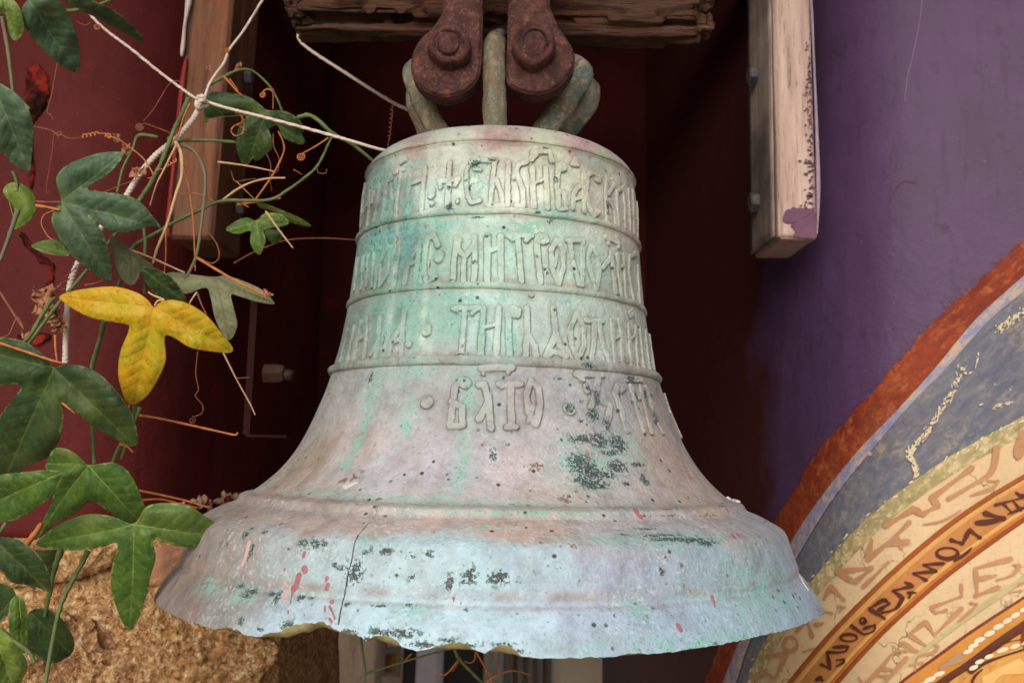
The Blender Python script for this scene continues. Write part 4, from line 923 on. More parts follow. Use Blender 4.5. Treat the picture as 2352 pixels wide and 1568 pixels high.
for t0, t1, ca, cb in [(0, .12, (146, 74, 34), (160, 88, 40)), (.12, .24, (202, 150, 84), (212, 164, 100)), (.24, .72, (182, 120, 68), (194, 134, 82)), (.72, .82, (208, 156, 88), (216, 168, 102)), (.82, .90, (176, 106, 48), (190, 118, 58)), (.90, 1.0, (140, 68, 30), (152, 78, 36))]:
    strip('paint_band', lerpl(F5, F6, t0), lerpl(F5, F6, t1), FM('orange_%d' % int(t0*100), ca, cb, sc=20), .0040+t0*.0008)
strip('paint_band', F6, F7, FM('cream_inner', (206, 178, 138), (216, 190, 150), wear=(186, 172, 128), sc=10, amt=.62, crack=1, streak=.3), .0036, m=8)
strip('paint_band', lerpl(F6, F7, .70), lerpl(F6, F7, .82), FM('green_wash', (178, 168, 122), (194, 176, 134), sc=14), .0044)
strip('paint_band', F7, lerpl(F7, F8, .12), FM('maroon_line', (120, 50, 40), (134, 60, 44), sc=20), .0050)
strip('paint_band', lerpl(F7, F8, .12), F8, FM('ochre_border', (190, 126, 56), (204, 144, 72), sc=20), .0042)
strip('paint_band', F8, lerpl(F8, F9, .10), FM('umber_line', (88, 44, 30), (104, 54, 34), sc=20), .0052)
strip('paint_band', lerpl(F8, F9, .10), F9, FM('gold_ground', (196, 140, 66), (216, 166, 92), wear=(164, 106, 48), sc=9, amt=.56), .0040, m=8)
MAT['letb'] = mat_paint('brown_lettering', (176, 128, 92), (188, 142, 106), sc=30)
MAT['letd'] = mat_paint('umber_lettering', (78, 38, 26), (96, 48, 34), wear=(150, 84, 48), sc=50, amt=.66)
MAT['bead'] = mat_simple('painted_pearl', (214, 200, 174), (226, 214, 190), 30, .7)
SO = [0]
SINK = {}
def ribbon(name, t, strokes, wpx, mat, off, sink=None):
    """brushed letter: each stroke a flat ribbon with round ends on the wall"""
    parts = []; split = []
    for st in strokes:
        cur = [st[0]]
        for i in range(1, len(st)):
            cur.append(st[i])
            if i < len(st)-1 and len(st) < 9:
                u1 = np.array(st[i], float)-st[i-1]; u2 = np.array(st[i+1], float)-st[i]
                if u1@u2/(np.linalg.norm(u1)*np.linalg.norm(u2)+1e-9) < .45: split.append(cur); cur = [st[i]]
        split.append(cur)
    for st in split:
        pts = np.array(Z(t, st)); wv = wpx*ZF[t][2]*K
        c = catmull(pts, 6) if len(pts) > 2 else np.array([pts[0]+(pts[-1]-pts[0])*k/6 for k in range(7)])
        tg = np.gradient(c, axis=0); tg /= np.linalg.norm(tg, axis=1)[:, None]+1e-9; nn = np.stack([-tg[:, 1], tg[:, 0]], -1)
        n = len(c); u = np.linspace(0, 1, n); hw = wv*.5*(.85+.3*np.sin(u*5+len(parts)*2+SO[0]))
        L = [c[0]-tg[0]*hw[0]*.8]+list(c+nn*hw[:, None]); Rr = [c[0]-tg[0]*hw[0]*.8+nn[0]*.01]+list(c-nn*hw[:, None])
        e = c[-1]+tg[-1]*hw[-1]*.8; L.append(e+nn[-1]*.3); Rr.append(e-nn[-1]*.3)
        SO[0] += 1; of = off+(SO[0] % 9)*.00012
        V = []; 
        for a, b in zip(L, Rr): V += [WR(a[0], a[1], of), WR(b[0], b[1], of)]
        f = [(2*k, 2*k+1, 2*k+3, 2*k+2) for k in range(len(L)-1)]
        parts.append((V, f))
    if sink is not None: SINK.setdefault(name, []).extend(parts); return
    v, f = join(parts); return mesh(name, v, f, mat, fres, smooth=False)
for st, wd in [([[(1400,55),(1160,70),(1310,150),(1050,170),(1200,255)]],40), ([[(560,590),(720,480),(785,530),(660,610)],[(560,590),(650,650),(740,710)],[(690,640),(850,590),(930,460),(820,380),(1040,320),(950,275)]],46), ([[(980,400),(1080,400)],[(1040,390),(1000,460)]],34),
    ([[(350,790),(420,840),(500,890),(610,850),(620,780),(490,830)],circ(485,730,32,8)],40), ([circ(320,935,95,12,42)],34), ([[(140,1050),(310,1035),(270,1100),(70,1110),(110,1300),(0,1250)]],44), ([[(180,1200),(270,1190),(260,1230),(180,1275)]],30), ([[(-60,1440),(0,1400),(20,1440)]],50)]:
    ribbon('painted_letter', 'F4', st, wd, MAT['letd'], .0056)
for st, wd in [([circ(1705,750,66,12,34)],24), ([[(1725,668),(1800,690),(1840,605),(1910,655)]],28), ([[(1855,715),(1820,750),(1745,800)]],18), ([[(1880,560),(1960,555),(2060,535),(1935,500)]],34), ([[(2000,450),(2090,425),(2195,398)],[(2080,505),(2195,460)],[(2050,440),(2110,500)],[(2110,420),(2165,485)]],18), ([[(2130,370),(2160,390),(2200,380)]],18)]:
    ribbon('painted_letter', 'R8', st, wd, MAT['letd'], .0056)
for st, wd in [([[(1770,130),(1790,420)],[(1760,120),(1900,75),(2190,0)],[(1800,240),(2010,195)],[(1760,440),(2040,335)]],56), ([[(2210,70),(2290,80),(2200,190),(2020,250)]],40), ([[(1600,300),(1610,440),(1430,510),(1250,575),(1300,640),(1430,605)]],44), ([[(1000,890),(1190,740),(1290,900),(1450,740),(1610,580)],[(1000,890),(1190,1020)]],52), ([[(1710,520),(1790,530),(1700,630),(1570,740)]],36),
    ([[(900,1020),(920,990),(1100,1090),(850,1100),(680,1300),(520,1477)],[(980,1160),(860,1300),(730,1477)],[(650,1380),(770,1390)],[(710,1300),(820,1310)]],50), ([[(1290,1010),(1335,1030),(1280,1100),(1100,1160),(1070,1320)],[(1010,1260),(1160,1220)]],34), ([[(160,160),(590,110),(390,280),(160,160)]],60), ([[(770,40),(620,200),(480,340)]],46), ([[(30,480),(110,330),(270,490)]],56), ([[(190,565),(285,575),(210,625)]],26), ([[(2270,310),(2360,280)]],36), ([[(2170,400),(2310,375)]],26), ([[(430,1400),(470,1477)]],40)]:
    ribbon('painted_letter', 'F4', st, wd, MAT['letb'], .0052)
for st, wd in [([[(1250,665),(1222,790),(1340,690),(1475,555)],[(1340,700),(1470,675)],[(1395,650),(1425,720)]],34), ([[(1330,580),(1500,470),(1550,510),(1650,450),(1605,410),(1860,215)]],40), ([[(2012,90),(1980,240),(1850,330),(1710,412)]],40), ([[(1960,300),(2022,300),(1980,345),(1850,390)]],20), ([[(2170,-10),(2145,150)]],60), ([[(1555,572),(1680,545),(1790,480)]],14), ([circ(750,1320,44,12)],20), ([[(885,1280),(850,1180),(780,1240)],[(900,1200),(950,1190)]],24), ([[(590,1400),(720,1385),(650,1540),(560,1490)]],28), ([[(490,1560),(600,1480)]],22), ([[(930,1105),(1010,1130)]],18), ([[(830,1370),(900,1350)]],14)]:
    ribbon('painted_letter', 'R8', st, wd, MAT['letb'], .0052)
for cx, cy, rx, ry in [(2235,665,60,34),(2140,730,60,32),(2035,800,72,36),(1930,880,70,34),(1815,955,70,34),(1740,1025,66,30),(1680,1090,62,28),(1345,1355,70,30),(1240,1420,70,32),(1160,1480,60,30),(2330,600,50,30),(2230,1030,64,28),(2085,1075,76,30),(1925,1150,58,28),(1815,1210,58,28),(1745,1280,58,30),(2350,990,50,26)]:
    pp = [(cx+rx*math.cos(a)*.94-ry*math.sin(a)*.10, cy+ry*math.sin(a)-rx*math.cos(a)*.28) for a in np.linspace(0, 2*math.pi, 15)[:-1]]
    pv = Z('F4', pp); cc = np.mean(pv, 0); V = [WR(x, y, .0058) for x, y in pv]+[WR(cc[0], cc[1], .0066)]
    mesh('painted_pearl', V, [(k, (k+1) % 14, 14) for k in range(14)], MAT['bead'], fres)
ribbon('paint_line', 'F4', [[(1660,1290),(1720,1340),(1850,1240),(2050,1160),(2360,1060)]], 40, MAT['letd'], .0054)
ribbon('paint_line', 'F4', [[(1720,1477),(1760,1380),(1850,1300)]], 30, MAT['letd'], .0054)
ribbon('paint_line', 'F4', [[(2380,740),(2330,960),(2380,1080)]], 60, MAT['redpaint'], .0056)
ribbon('paint_line', 'F4', [[(1960,1060),(2150,980),(2352,940)]], 18, MAT['letd'], .0054)
MAT['halo'] = mat_paint('gold_halo', (214, 168, 96), (222, 182, 116), sc=14)
ribbon('paint_line', 'F4', [[(1900,1450),(2050,1330),(2300,1260)]], 170, MAT['halo'], .0050)
ribbon('paint_line', 'F4', [[(1360,1280),(1600,1150)]], 90, mat_paint('grey_jewel', (166, 132, 104), (176, 142, 112), sc=20), .0054)
# plaster losses: pale worn flakes along the blue and green bands
MAT['flake'] = mat_simple('bare_plaster', (214, 196, 160), (226, 212, 182), 40, .9)
for st, wd in [([[(1800,740),(1730,900),(1640,1040),(1580,1140),(1500,1230),(1480,1290),(1510,1350),(1505,1420)]],34), ([[(1900,650),(1860,760),(1810,780)]],12), ([[(1990,985),(2040,970),(2105,955)]],22), ([[(2030,490),(2100,440),(2189,390)]],50), ([[(1225,1285),(1245,1275)]],26), ([[(1895,975),(1925,965)]],14), ([[(2000,845),(2008,845)]],12), ([[(2095,875),(2108,872)]],12)]:
    pc = catmull(Z('R7', st[0]), 10) if len(st[0]) > 2 else np.array([np.array(Z('R7', st[0])[0])+(np.array(Z('R7', st[0])[1])-np.array(Z('R7', st[0])[0]))*q/8 for q in range(9)])
    wv_ = wd*.3662; Lp = np.linalg.norm(np.diff(pc, axis=0), axis=1).sum(); tg_ = np.gradient(pc, axis=0)
    for _ in range(max(2, int(Lp*wv_/16))):
        i_ = random.randrange(len(pc)); a_ = math.atan2(tg_[i_][1], tg_[i_][0])+random.gauss(0, .35); ln_ = random.uniform(2, 9); q = pc[i_]+np.array([random.gauss(0, wv_*.28), random.gauss(0, wv_*.28)])
        ribbon('bare_plaster_flake', 'V', [[(q[0]-ln_*.5*math.cos(a_), q[1]-ln_*.5*math.sin(a_)), (q[0]+ln_*.5*math.cos(a_), q[1]+ln_*.5*math.sin(a_))]], random.uniform(1.0, 3.6), MAT['flake'], .0049, 1)
f3_ = np.array(resample(F3, 80))
for k in range(80):
    q = f3_[k]; l = random.uniform(4, 15); a = math.atan2(-120, 140)+random.uniform(-.4, .4); o_ = random.uniform(-4, 10)
    ribbon('bare_plaster_flake', 'V', [[(q[0]+o_-l*.5*math.cos(a), q[1]+o_-l*.5*math.sin(a)), (q[0]+o_+l*.5*math.cos(a), q[1]+o_+l*.5*math.sin(a))]], random.uniform(1.5, 5), MAT['flake'], .0056, 1)
# ragged red scumble where the purple coat meets the arch
MAT['scum'] = mat_simple('red_scumble', (140, 52, 40), (112, 40, 44), 80, .6)
a_ = np.array(resample(F0, 240))
for k in range(20, 238):
    q = a_[k]; l = random.uniform(1.5, 6); an = random.uniform(0, 6.28); o_ = random.gauss(-4, 4)
    ribbon('red_paint_fleck', 'V', [[(q[0]+o_, q[1]+o_), (q[0]+o_+l*math.cos(an), q[1]+o_+l*math.sin(an))]], random.uniform(1.2, 4), MAT['scum'], .0045, 1)
for nm_, mt_ in (('bare_plaster_flake', 'flake'), ('red_paint_fleck', 'scum')):      # too small to tell apart: one part each
    v, f = join(SINK[nm_]); tag(mesh(nm_, v, f, MAT[mt_], fres, smooth=False), kind='stuff')

# ------------------------------------------------------------------ stone pier below the maroon plaster
def inside(pts, poly):
    x, y = pts[:, 0], pts[:, 1]; r = np.zeros(len(pts), bool); n = len(poly)
    for i in range(n):
        x0, y0 = poly[i]; x1, y1 = poly[(i+1) % n]
        c = ((y0 > y) != (y1 > y)) & (x < (x1-x0)*(y-y0)/(y1-y0+1e-12)+x0); r ^= c
    return r
def sheet(outline, sp, smooth=4):
    c = catmull(outline, smooth, True)
    L = np.concatenate([[0], np.cumsum(np.linalg.norm(np.diff(np.vstack([c, c[:1]]), axis=0), axis=1))]); m = max(12, int(L[-1]/sp)); s = np.linspace(0, L[-1], m+1)[:-1]
    cc = np.vstack([c, c[:1]]); b = np.stack([np.interp(s, L, cc[:, 0]), np.interp(s, L, cc[:, 1])], -1)
    x0, y0 = b.min(0); x1, y1 = b.max(0)
    gx, gy = np.meshgrid(np.arange(x0, x1, sp), np.arange(y0, y1, sp*.87)); gx = gx+(np.arange(gx.shape[0]) % 2)[:, None]*sp*.5
    g = np.stack([gx.ravel(), gy.ravel()], -1); g = g[inside(g, b)]
    ed = np.full(len(g), 1e9)
    for i in range(len(b)): ed = np.minimum(ed, seg_dist(g, b[i], b[(i+1) % len(b)]))
    g = g[ed > sp*.45]; ed = ed[ed > sp*.45]
    pts = np.vstack([b, g]); ed = np.concatenate([np.zeros(len(b)), ed])
    r = delaunay_2d_cdt([Vector(p) for p in pts], [(i, (i+1) % len(b)) for i in range(len(b))], [], 1, 1e-5)
    vo, fo, orig = r[0], r[2], r[3]
    V2 = np.array([tuple(q) for q in vo]); E2 = np.array([ed[o[0]] if o else 0 for o in orig])
    return V2, [tuple(f) for f in fo], E2
pier = thing('stone_pier', 'rough tan rubble stone masonry below the maroon plaster, bottom left', 'masonry', P(300, 1560, 1.12))
xr_ = P(632, 1500, 1.10)[0]
rough_box('mortar_bed', box(-2.6, xr_, 1.100, 1.55, 0, P(300, 1205, 1.10)[2])[0], 150, MAT['stone'], pier, .009, 12, 171, bev=.02)
def stone(outline, d0, bulge, seed, rough=.010, mat=None, sp=5):
    V2, f, e = sheet(outline, sp); p0 = np.array([P(x, y, d0) for x, y in V2])
    dd = d0-bulge*np.sqrt(np.clip(e/45, 0, 1))-rough*(fbm(p0*30, 4, seed)-.5)*2*np.clip(e/14, 0, 1)-rough*1.3*(fbm(p0*120, 4, seed+3, .65)-.5)*np.clip(e/8, 0, 1)
    dd = np.where(e < .01, d0+.05, dd)
    mesh('stone', [P(x, y, d) for (x, y), d in zip(V2, dd)], f, mat or MAT['stone'], pier)
stone([(60,1250),(120,1232),(205,1228),(270,1235),(285,1262),(262,1300),(205,1326),(150,1340),(60,1350),(-60,1350),(-60,1260)], 1.094, .012, 181, .012)
stone([(385,1346),(430,1410),(520,1440),(600,1462),(640,1476),(640,1520),(600,1560),(560,1660),(-60,1660),(-60,1400),(40,1385),(150,1400),(180,1424),(215,1418),(240,1486),(290,1470),(325,1400),(355,1346)], 1.092, .014, 185, .016)
stone([(300,1318),(352,1256),(400,1246),(445,1256),(425,1300),(380,1344),(330,1350)], 1.099, .008, 191, .004, MAT['mortar'])
# crumbling plaster crumbs on the broken edge
MAT['crumb'] = mat_simple('broken_plaster_edge', (156, 120, 100), (196, 168, 144), 60, .95, .8, .003)
crum_ = {'crumb': [], 'redpaint': []}
for k in range(70):
    vx = 290+k*4.4+random.uniform(-3, 3); vy = np.interp(vx, [300, 430, 520, 560, 600], [1190, 1160, 1140, 1135, 1128])+random.uniform(-9, 14); r_ = random.uniform(3, 9)
    p = WL(vx, vy, .004); s_ = r_/FPX*1.15; V = []
    bm = bmesh.new(); bmesh.ops.create_icosphere(bm, subdivisions=2, radius=s_); co = np.array([v.co for v in bm.verts]); co = co*(.5+fbm(co/s_*1.3+k*5, 3, k))[:, None]*np.array([1, .6, random.uniform(.8, 1.8)])
    crum_['crumb' if random.random() < .65 else 'redpaint'].append((co+p, [[v.index for v in f_.verts] for f_ in bm.faces])); bm.free()
for mt_ in crum_:
    v, f = join(crum_[mt_]); tag(mesh('plaster_crumbs', v, f, MAT[mt_], pier), kind='stuff')
# gouges in the maroon wall
k_ = NT('gouged_red_lime'); v_ = k_.coord(); n_ = k_.noise(v_, 34, 6, .7); k_.bump(n_, 1.0, .006); MAT['gouge'] = k_.fin(k_.ramp(n_, [(.40, rgba((26, 12, 12))), (.50, rgba((70, 26, 22))), (.60, rgba((130, 40, 32)))]), .95, .1)
def gouge(outline, seed):
    rj = random.Random(seed); c = catmull(outline, 4, True); ctr = c.mean(0)
    c = [tuple(q+np.array([rj.gauss(0, 2.0), rj.gauss(0, 2.6)])) for q in c]
    V2, f, e = sheet(c, 3, 2); p0 = np.array([WL(x, y) for x, y in V2])
    o_ = .0040+.006*(fbm(p0*90, 4, seed)-.5)*np.clip(e/4, 0, 1); o_ = np.where(e < .01, .0002, o_)
    o = mesh('gouge', [WL(x, y, q) for (x, y), q in zip(V2, o_)], f, MAT['gouge'], wl)
gouge([(60,165),(72,150),(92,150),(108,175),(115,210),(105,250),(85,275),(70,290),(64,260),(58,215)], 201)
gouge([(45,535),(62,545),(95,580),(118,605),(112,612),(85,592),(55,562)], 203)
gouge([(112,612),(124,608),(122,650),(114,680),(108,650)], 205)
gouge([(60,310),(75,318),(80,400),(72,440),(62,380)], 207)
gouge([(40,770),(80,762),(120,770),(100,790),(55,790)], 209)
MAT['flakew'] = mat_simple('pale_plaster_edge', (186, 172, 168), (206, 194, 190), 50, .9, .6)
V2, f, e = sheet([(436,-40),(441,0),(434,30),(428,60),(426,100),(420,130),(414,122),(418,80),(424,30),(428,-40)], 4); mesh('loose_plaster_edge', [P(x, y, 1.094-.004*min(1, q/3)) for (x, y), q in zip(V2, e)], f, MAT['flakew'], wl)
V2, f, e = sheet([(426,130),(430,150),(420,240),(412,300),(404,380),(396,460),(390,540),(380,520),(392,400),(404,280),(414,180)], 4); mesh('red_paint_edge', [P(x, y, 1.096-.003*min(1, q/3)) for (x, y), q in zip(V2, e)], f, MAT['redpaint'], wl)
V2, f, e = sheet([(1862,-40),(1868,30),(1872,140),(1878,260),(1884,400),(1883,470),(1877,540),(1875,470),(1872,300),(1866,120),(1858,-40)], 3); mesh('loose_plaster_edge', [P(x, y, 1.099-.003*min(1, q/2)) for (x, y), q in zip(V2, e)], f, mat_simple('lilac_plaster_edge', (150, 130, 152), (176, 160, 176), 60, .8), wr)
ribbon_w = [[(2118,0),(2110,60),(2096,130),(2084,180),(2078,235)]]
for st, wd, m in [(ribbon_w, 2.2, mat_simple('pale_scratch', (146, 124, 156), (160, 140, 168), 60, .7)), ([[(2050,445),(2062,428),(2080,416),(2105,422)]], 1.3, MAT['scum'])]:
    parts = []
    for s_ in st:
        c = catmull(s_, 6); parts.append(tube([WR(x, y, .0008) for x, y in c], wd/FPX*.5, 5))
    v, f = join(parts); mesh('wall_scratch', v, f, m, wr)

# ------------------------------------------------------------------ far courtyard seen under the rim
def far_box(name, label, cat, x0, x1, d0, d1, mat, ztop=None, bev=.01, amp=.006, freq=3, seed=1, y0=1380):
    a, b = P(x0, 1520, d0)[0], P(x1, 1520, d0)[0]; zt_ = ztop if ztop is not None else P(x0, y0, d0)[2]
    o = rough_box(name, box(a, b, d0, d1, 0, zt_)[0], 40, mat, None, amp, freq, seed, bev=bev); return tag(o, label, cat)
far_box('stone_wall', 'tan stone wall far behind the bell, under its rim', 'wall', 560, 1420, 4.6, 4.9, mat_simple('far_tan_stone', (188, 158, 128), (222, 196, 166), 9, .9, .5, .01), amp=.02, seed=2)
far_box('metal_post', 'thin grey metal post at the stone pier, under the bell', 'post', 634, 656, 2.3, 2.34, mat_simple('grey_blue_metal', (104, 112, 120), (120, 126, 132), 20, .5), bev=.003, amp=.0005, seed=3)
far_box('timber_post', 'dark red brown timber post under the bell rim', 'post', 657, 681, 2.5, 2.56, mat_simple('red_brown_wood', (88, 48, 38), (108, 62, 48), 20, .7), bev=.004, amp=.001, seed=4)
far_box('door_panel', 'blurred brown wooden panel under the chipped rim', 'door', 690, 872, 4.2, 4.3, mat_wood('far_panel_wood', (168, 140, 114), (200, 172, 144), (220, 196, 168), 'z'), amp=.004, seed=5)
fw_ = thing('window_frame', 'small framed amber window far under the rim', 'window', (P(895, 1520, 3.9)[0], 3.9, CZ-.9))
a, b = P(875, 1520, 3.9)[0], P(918, 1520, 3.9)[0]
v, f = join([box(a, a+.018, 3.9, 3.95, CZ-.9, CZ-.5), box(b-.014, b, 3.9, 3.95, CZ-.9, CZ-.5), box(a+.018, b-.014, 3.9, 3.95, P(895, 1500, 3.9)[2], P(895, 1490, 3.9)[2]), box(a+.018, b-.014, 3.9, 3.95, P(895, 1552, 3.9)[2], P(895, 1543, 3.9)[2])]); mesh('frame', v, f, mat_simple('grey_brown_frame', (118, 98, 84), (138, 116, 100), 20, .7), fw_, smooth=False)
v, f = box(a+.018, b-.014, 3.93, 3.94, P(895, 1543, 3.9)[2], P(895, 1500, 3.9)[2]); mesh('pane', v, f, mat_simple('amber_pane', (150, 96, 44), (170, 114, 56), 10, .3), fw_, smooth=False)
far_box('dark_door', 'dark doorway far behind, beside the pale post', 'door', 925, 1110, 4.3, 4.4, mat_simple('dark_brown', (44, 36, 34), (58, 48, 44), 12, .6), amp=.002, seed=6)
far_box('white_post', 'pale whitewashed post under the rim, beside the dark doorway', 'post', 955, 1013, 3.6, 3.75, mat_simple('whitewash', (206, 190, 192), (222, 208, 208), 12, .8), amp=.003, seed=7)
for x0, x1, lb in [(1122, 1134, 'left one of two thin grey rails under the rim'), (1143, 1155, 'right one of two thin grey rails under the rim')]:
    far_box('metal_rail', lb, 'rail', x0, x1, 3.2, 3.22, mat_simple('grey_metal', (150, 144, 140), (166, 160, 156), 20, .5), bev=.003, amp=.0004, seed=8)
# folded grey curtain
xa, xb_ = P(1158, 1520, 3.9)[0], P(1285, 1520, 3.9)[0]; us = np.linspace(0, 1, 80); V = []
for u in us:
    for z in np.linspace(.3, CZ-.3, 20): V.append((xa+(xb_-xa)*u, 3.9+.02*math.sin(u*34+z*1.5)+.012*math.sin(u*71), z))
o = mesh('curtain', V, grid_faces(80, 20), mat_simple('grey_cloth', (122, 108, 98), (166, 150, 138), 3, .9, .2, .002, (14, 14, 1))); so_ = o.modifiers.new('s', 'SOLIDIFY'); so_.thickness = .004
tag(o, 'grey folded curtain hanging far behind, left of the cream pillar', 'curtain')
far_box('cream_pillar', 'cream plastered pillar under the rim, left of the dark jamb', 'pillar', 1276, 1400, 3.4, 3.7, mat_simple('cream_plaster', (208, 186, 156), (222, 202, 174), 6, .9), amp=.003, seed=9)

# ------------------------------------------------------------------ cords
def pathP(pts):                              # (vx, vy, depth)
    return np.array([P(*p) for p in pts])
def cord(pts, r, name='cord', parent=None, n=26, twist=900):
    r = r*.86; c = catmull(pathP(pts), n); v, f = tube(c, r, 14, twist, 3, .12, 5); return mesh(name, v, f, MAT['rope'], parent)
ct = thing('tied_cord', 'white twisted cord knotted in mid air and tied round the bell crown', 'cord', P(462, 232, .93))
cord([(30,-140,.985),(160,-20,.96),(230,58,.955),(300,112,.95),(372,170,.94),(440,220,.932),(462,232,.930)], .0017, 'cord_arm', ct)
cord([(690,-140,1.04),(612,-14,1.0),(560,70,.98),(528,113,.965),(514,146,.955),(496,170,.945),(480,196,.938),(470,226,.931)], .0016, 'cord_arm', ct)
cord([(470,232,.930),(520,248,.925),(600,268,.915),(700,294,.905),(800,322,.90),(872,343,.905),(930,354,.93)], .0018, 'cord_arm', ct)
cord([(466,232,.929),(446,270,.925),(420,302,.92),(402,322,.918),(365,350,.915),(335,382,.91),(312,415,.905),(282,462,.90),(246,506,.90),(206,560,.90),(176,610,.90),(160,660,.90),(153,740,.90),(150,835,.90)], .0032, 'cord_arm', ct, 26, 520)
# knot: three tight coils
for k, (cx, cy, rx, ry, r) in enumerate([(462,231,8,9,.0030),(467,238,9,7,.0028),(458,240,6,9,.0026)]):
    pts = [(cx+rx*math.cos(a), cy+ry*math.sin(a), .926+.005*math.sin(a*1+k)) for a in np.linspace(0, 2*math.pi*.95, 9)]
    cord(pts, r, 'knot', ct, 8, 500)
tag(cord([(702,6,1.235),(694,60,1.18),(692,98,1.11),(800,172,1.07),(900,234,1.04),(960,262,1.02)], .0022), 'thin pale cord slanting behind the bell crown to the beam', 'cord')

# ------------------------------------------------------------------ the vine
vine = thing('climbing_vine', 'green three lobed climbing vine with one yellow leaf, left of the bell', 'vine', P(110, 1568, .8))
def vein_dist(V2, lines):
    d = np.full(len(V2), 1e9)
    for l in lines:
        for a, b in zip(l[:-1], l[1:]): d = np.minimum(d, seg_dist(V2, np.array(a, float), np.array(b, float)))
    return d
def leaf(t, outline, d0, g, jn, tips, mat, seed, cup=.004, sp=4.2, curl=.010, label=None):
    o_ = Z(t, outline); j = np.array(Z(t, [jn])[0]); tp = [np.array(q) for q in Z(t, tips)]
    rj = random.Random(seed); o_ = [(x+rj.gauss(0, .9), y+rj.gauss(0, .9)) for x, y in o_]
    V2, f, e = sheet(o_, sp, 5); c = V2.mean(0)
    main = [[j, j+(q-j)*.5+np.array([random.uniform(-3, 3), random.uniform(-3, 3)]), q] for q in tp]
    lat = []
    for q in tp:
        L = np.linalg.norm(q-j); dr = (q-j)/max(L, 1)
        for s in np.arange(.18, .9, .12):
            b = j+(q-j)*s
            for sg in (-1, 1):
                an = sg*.85; rd = np.array([dr[0]*math.cos(an)-dr[1]*math.sin(an), dr[0]*math.sin(an)+dr[1]*math.cos(an)]); lat.append([b, b+rd*L*.28*(1-s*.4)])
    dm = vein_dist(V2, main); dl = vein_dist(V2, lat) if lat else dm
    vm = np.exp(-(dm/2.6)**2)+.36*np.exp(-(dl/1.6)**2)*np.clip(1-.1*0, 0, 1)
    rj = np.linalg.norm(V2-j, axis=1)/160
    p0 = np.stack([V2[:, 0]/90, V2[:, 1]/90, V2[:, 0]*0+seed], -1)
    dd = d0+((V2[:, 0]-c[0])*g[0]+(V2[:, 1]-c[1])*g[1])/FPX*d0 + cup*np.exp(-(dm/22)**2)*1.0 + .0003*np.exp(-(dl/6)**2) + curl*rj**2 + (fbm(p0, 3, seed)-.5)*.014 + .003*np.exp(-(e/12)**2)
    rn = fbm(p0*2.2, 3, seed+3)
    cols = np.stack([np.clip(vm, 0, 1), rn, np.exp(-(e/6)**2)], -1)
    o = mesh('leaf', [P(x, y, d) for (x, y), d in zip(V2, dd)], f, MAT[mat], vine, cols=cols)
    m = o.modifiers.new('thickness', 'SOLIDIFY'); m.thickness = .0005
    vp = []
    for l in main:
        pts = catmull(l, 8); dq = [dd[np.argmin(np.sum((V2-q)**2, 1))] for q in pts]
        vp.append(tube([P(q[0], q[1], d_-.0003) for q, d_ in zip(pts, dq)], np.linspace(.00045, .00015, len(pts)), 5))
    vv, ff = join(vp); mesh('vein', vv, ff, MAT['vein_'+mat[-1]], o)
    if label: o['label'] = label
    return o
leaf('L1', [(150,20),(240,-30),(350,-10),(430,90),(485,240),(500,400),(488,450),(455,448),(390,415),(260,300),(170,200),(135,110)], .80, (.3,.4), (170,-20), [(480,440)], 'leaf_b', 1)
leaf('L1', [(-30,-30),(60,-20),(125,60),(150,150),(148,215),(100,258),(62,215),(35,100),(-30,90)], .78, (.2,.1), (20,-20), [(100,250)], 'leaf_l', 2)
leaf('L1', [(390,-20),(500,-30),(620,20),(760,100),(860,190),(905,272),(780,212),(640,132),(500,62),(430,20)], .86, (.2,.9), (390,-20), [(900,268)], 'leaf_b', 3)
leaf('L1', [(-40,545),(60,555),(150,640),(200,760),(207,900),(196,1040),(180,1078),(100,1040),(0,950),(-40,915)], .74, (-.2,.3), (-30,560), [(180,1070)], 'leaf_b', 4)
leaf('L1', [(118,618),(150,640),(192,680),(160,690),(135,668)], .75, (.1,.1), (118,618), [(190,682)], 'leaf_l', 41, sp=3)
leaf('L1', [(25,1190),(60,1155),(130,1155),(205,1210),(225,1300),(200,1370),(120,1435),(70,1430),(92,1345),(82,1285),(30,1230)], .79, (.3,.1), (40,1190), [(100,1425)], 'leaf_l', 5)
leaf('L1', [(385,1258),(356,1140),(378,1070),(480,1010),(640,955),(760,950),(776,972),(740,1040),(650,1110),(565,1170),(556,1196),(650,1207),(780,1220),(880,1270),(960,1360),(1012,1432),(940,1420),(800,1455),(690,1440),(610,1395),(560,1352),(600,1400),(655,1490),(690,1600),(706,1700),(696,1762),(640,1745),(500,1645),(400,1535),(338,1425),(325,1370),(350,1300)], .78, (-.1,.35), (385,1265), [(765,960),(1000,1428),(690,1750)], 'leaf_b', 6)
leaf('L2', [(200,125),(320,90),(380,108),(435,190),(330,188),(240,162)], .84, (.2,-.3), (420,180), [(205,125)], 'leaf_g', 7)
leaf('L2', [(690,60),(760,110),(830,160),(900,210),(965,262),(888,272),(872,320),(832,377),(780,360),(740,290),(710,190)], .83, (.4,.1), (820,170), [(820,370),(700,70),(955,262)], 'leaf_u', 8)
leaf('L2', [(880,268),(960,264),(1060,318),(1130,398),(1178,492),(1080,478),(980,440),(910,350)], .82, (.2,.5), (890,275), [(1172,488)], 'leaf_d', 9)
leaf('L2', [(375,450),(480,410),(700,390),(850,420),(930,470),(968,512),(1000,488),(1080,470),(1200,500),(1310,580),(1390,680),(1455,758),(1440,800),(1350,796),(1200,770),(1100,712),(1045,686),(1035,730),(1040,850),(990,980),(920,1070),(850,1122),(800,1110),(755,1000),(742,900),(760,790),(800,690),(812,640),(795,620),(700,608),(600,588),(500,545),(410,490)], .755, (.05,.15), (968,516), [(385,452),(1440,785),(845,1110)], 'leaf_y', 10, label='yellow three lobed leaf')
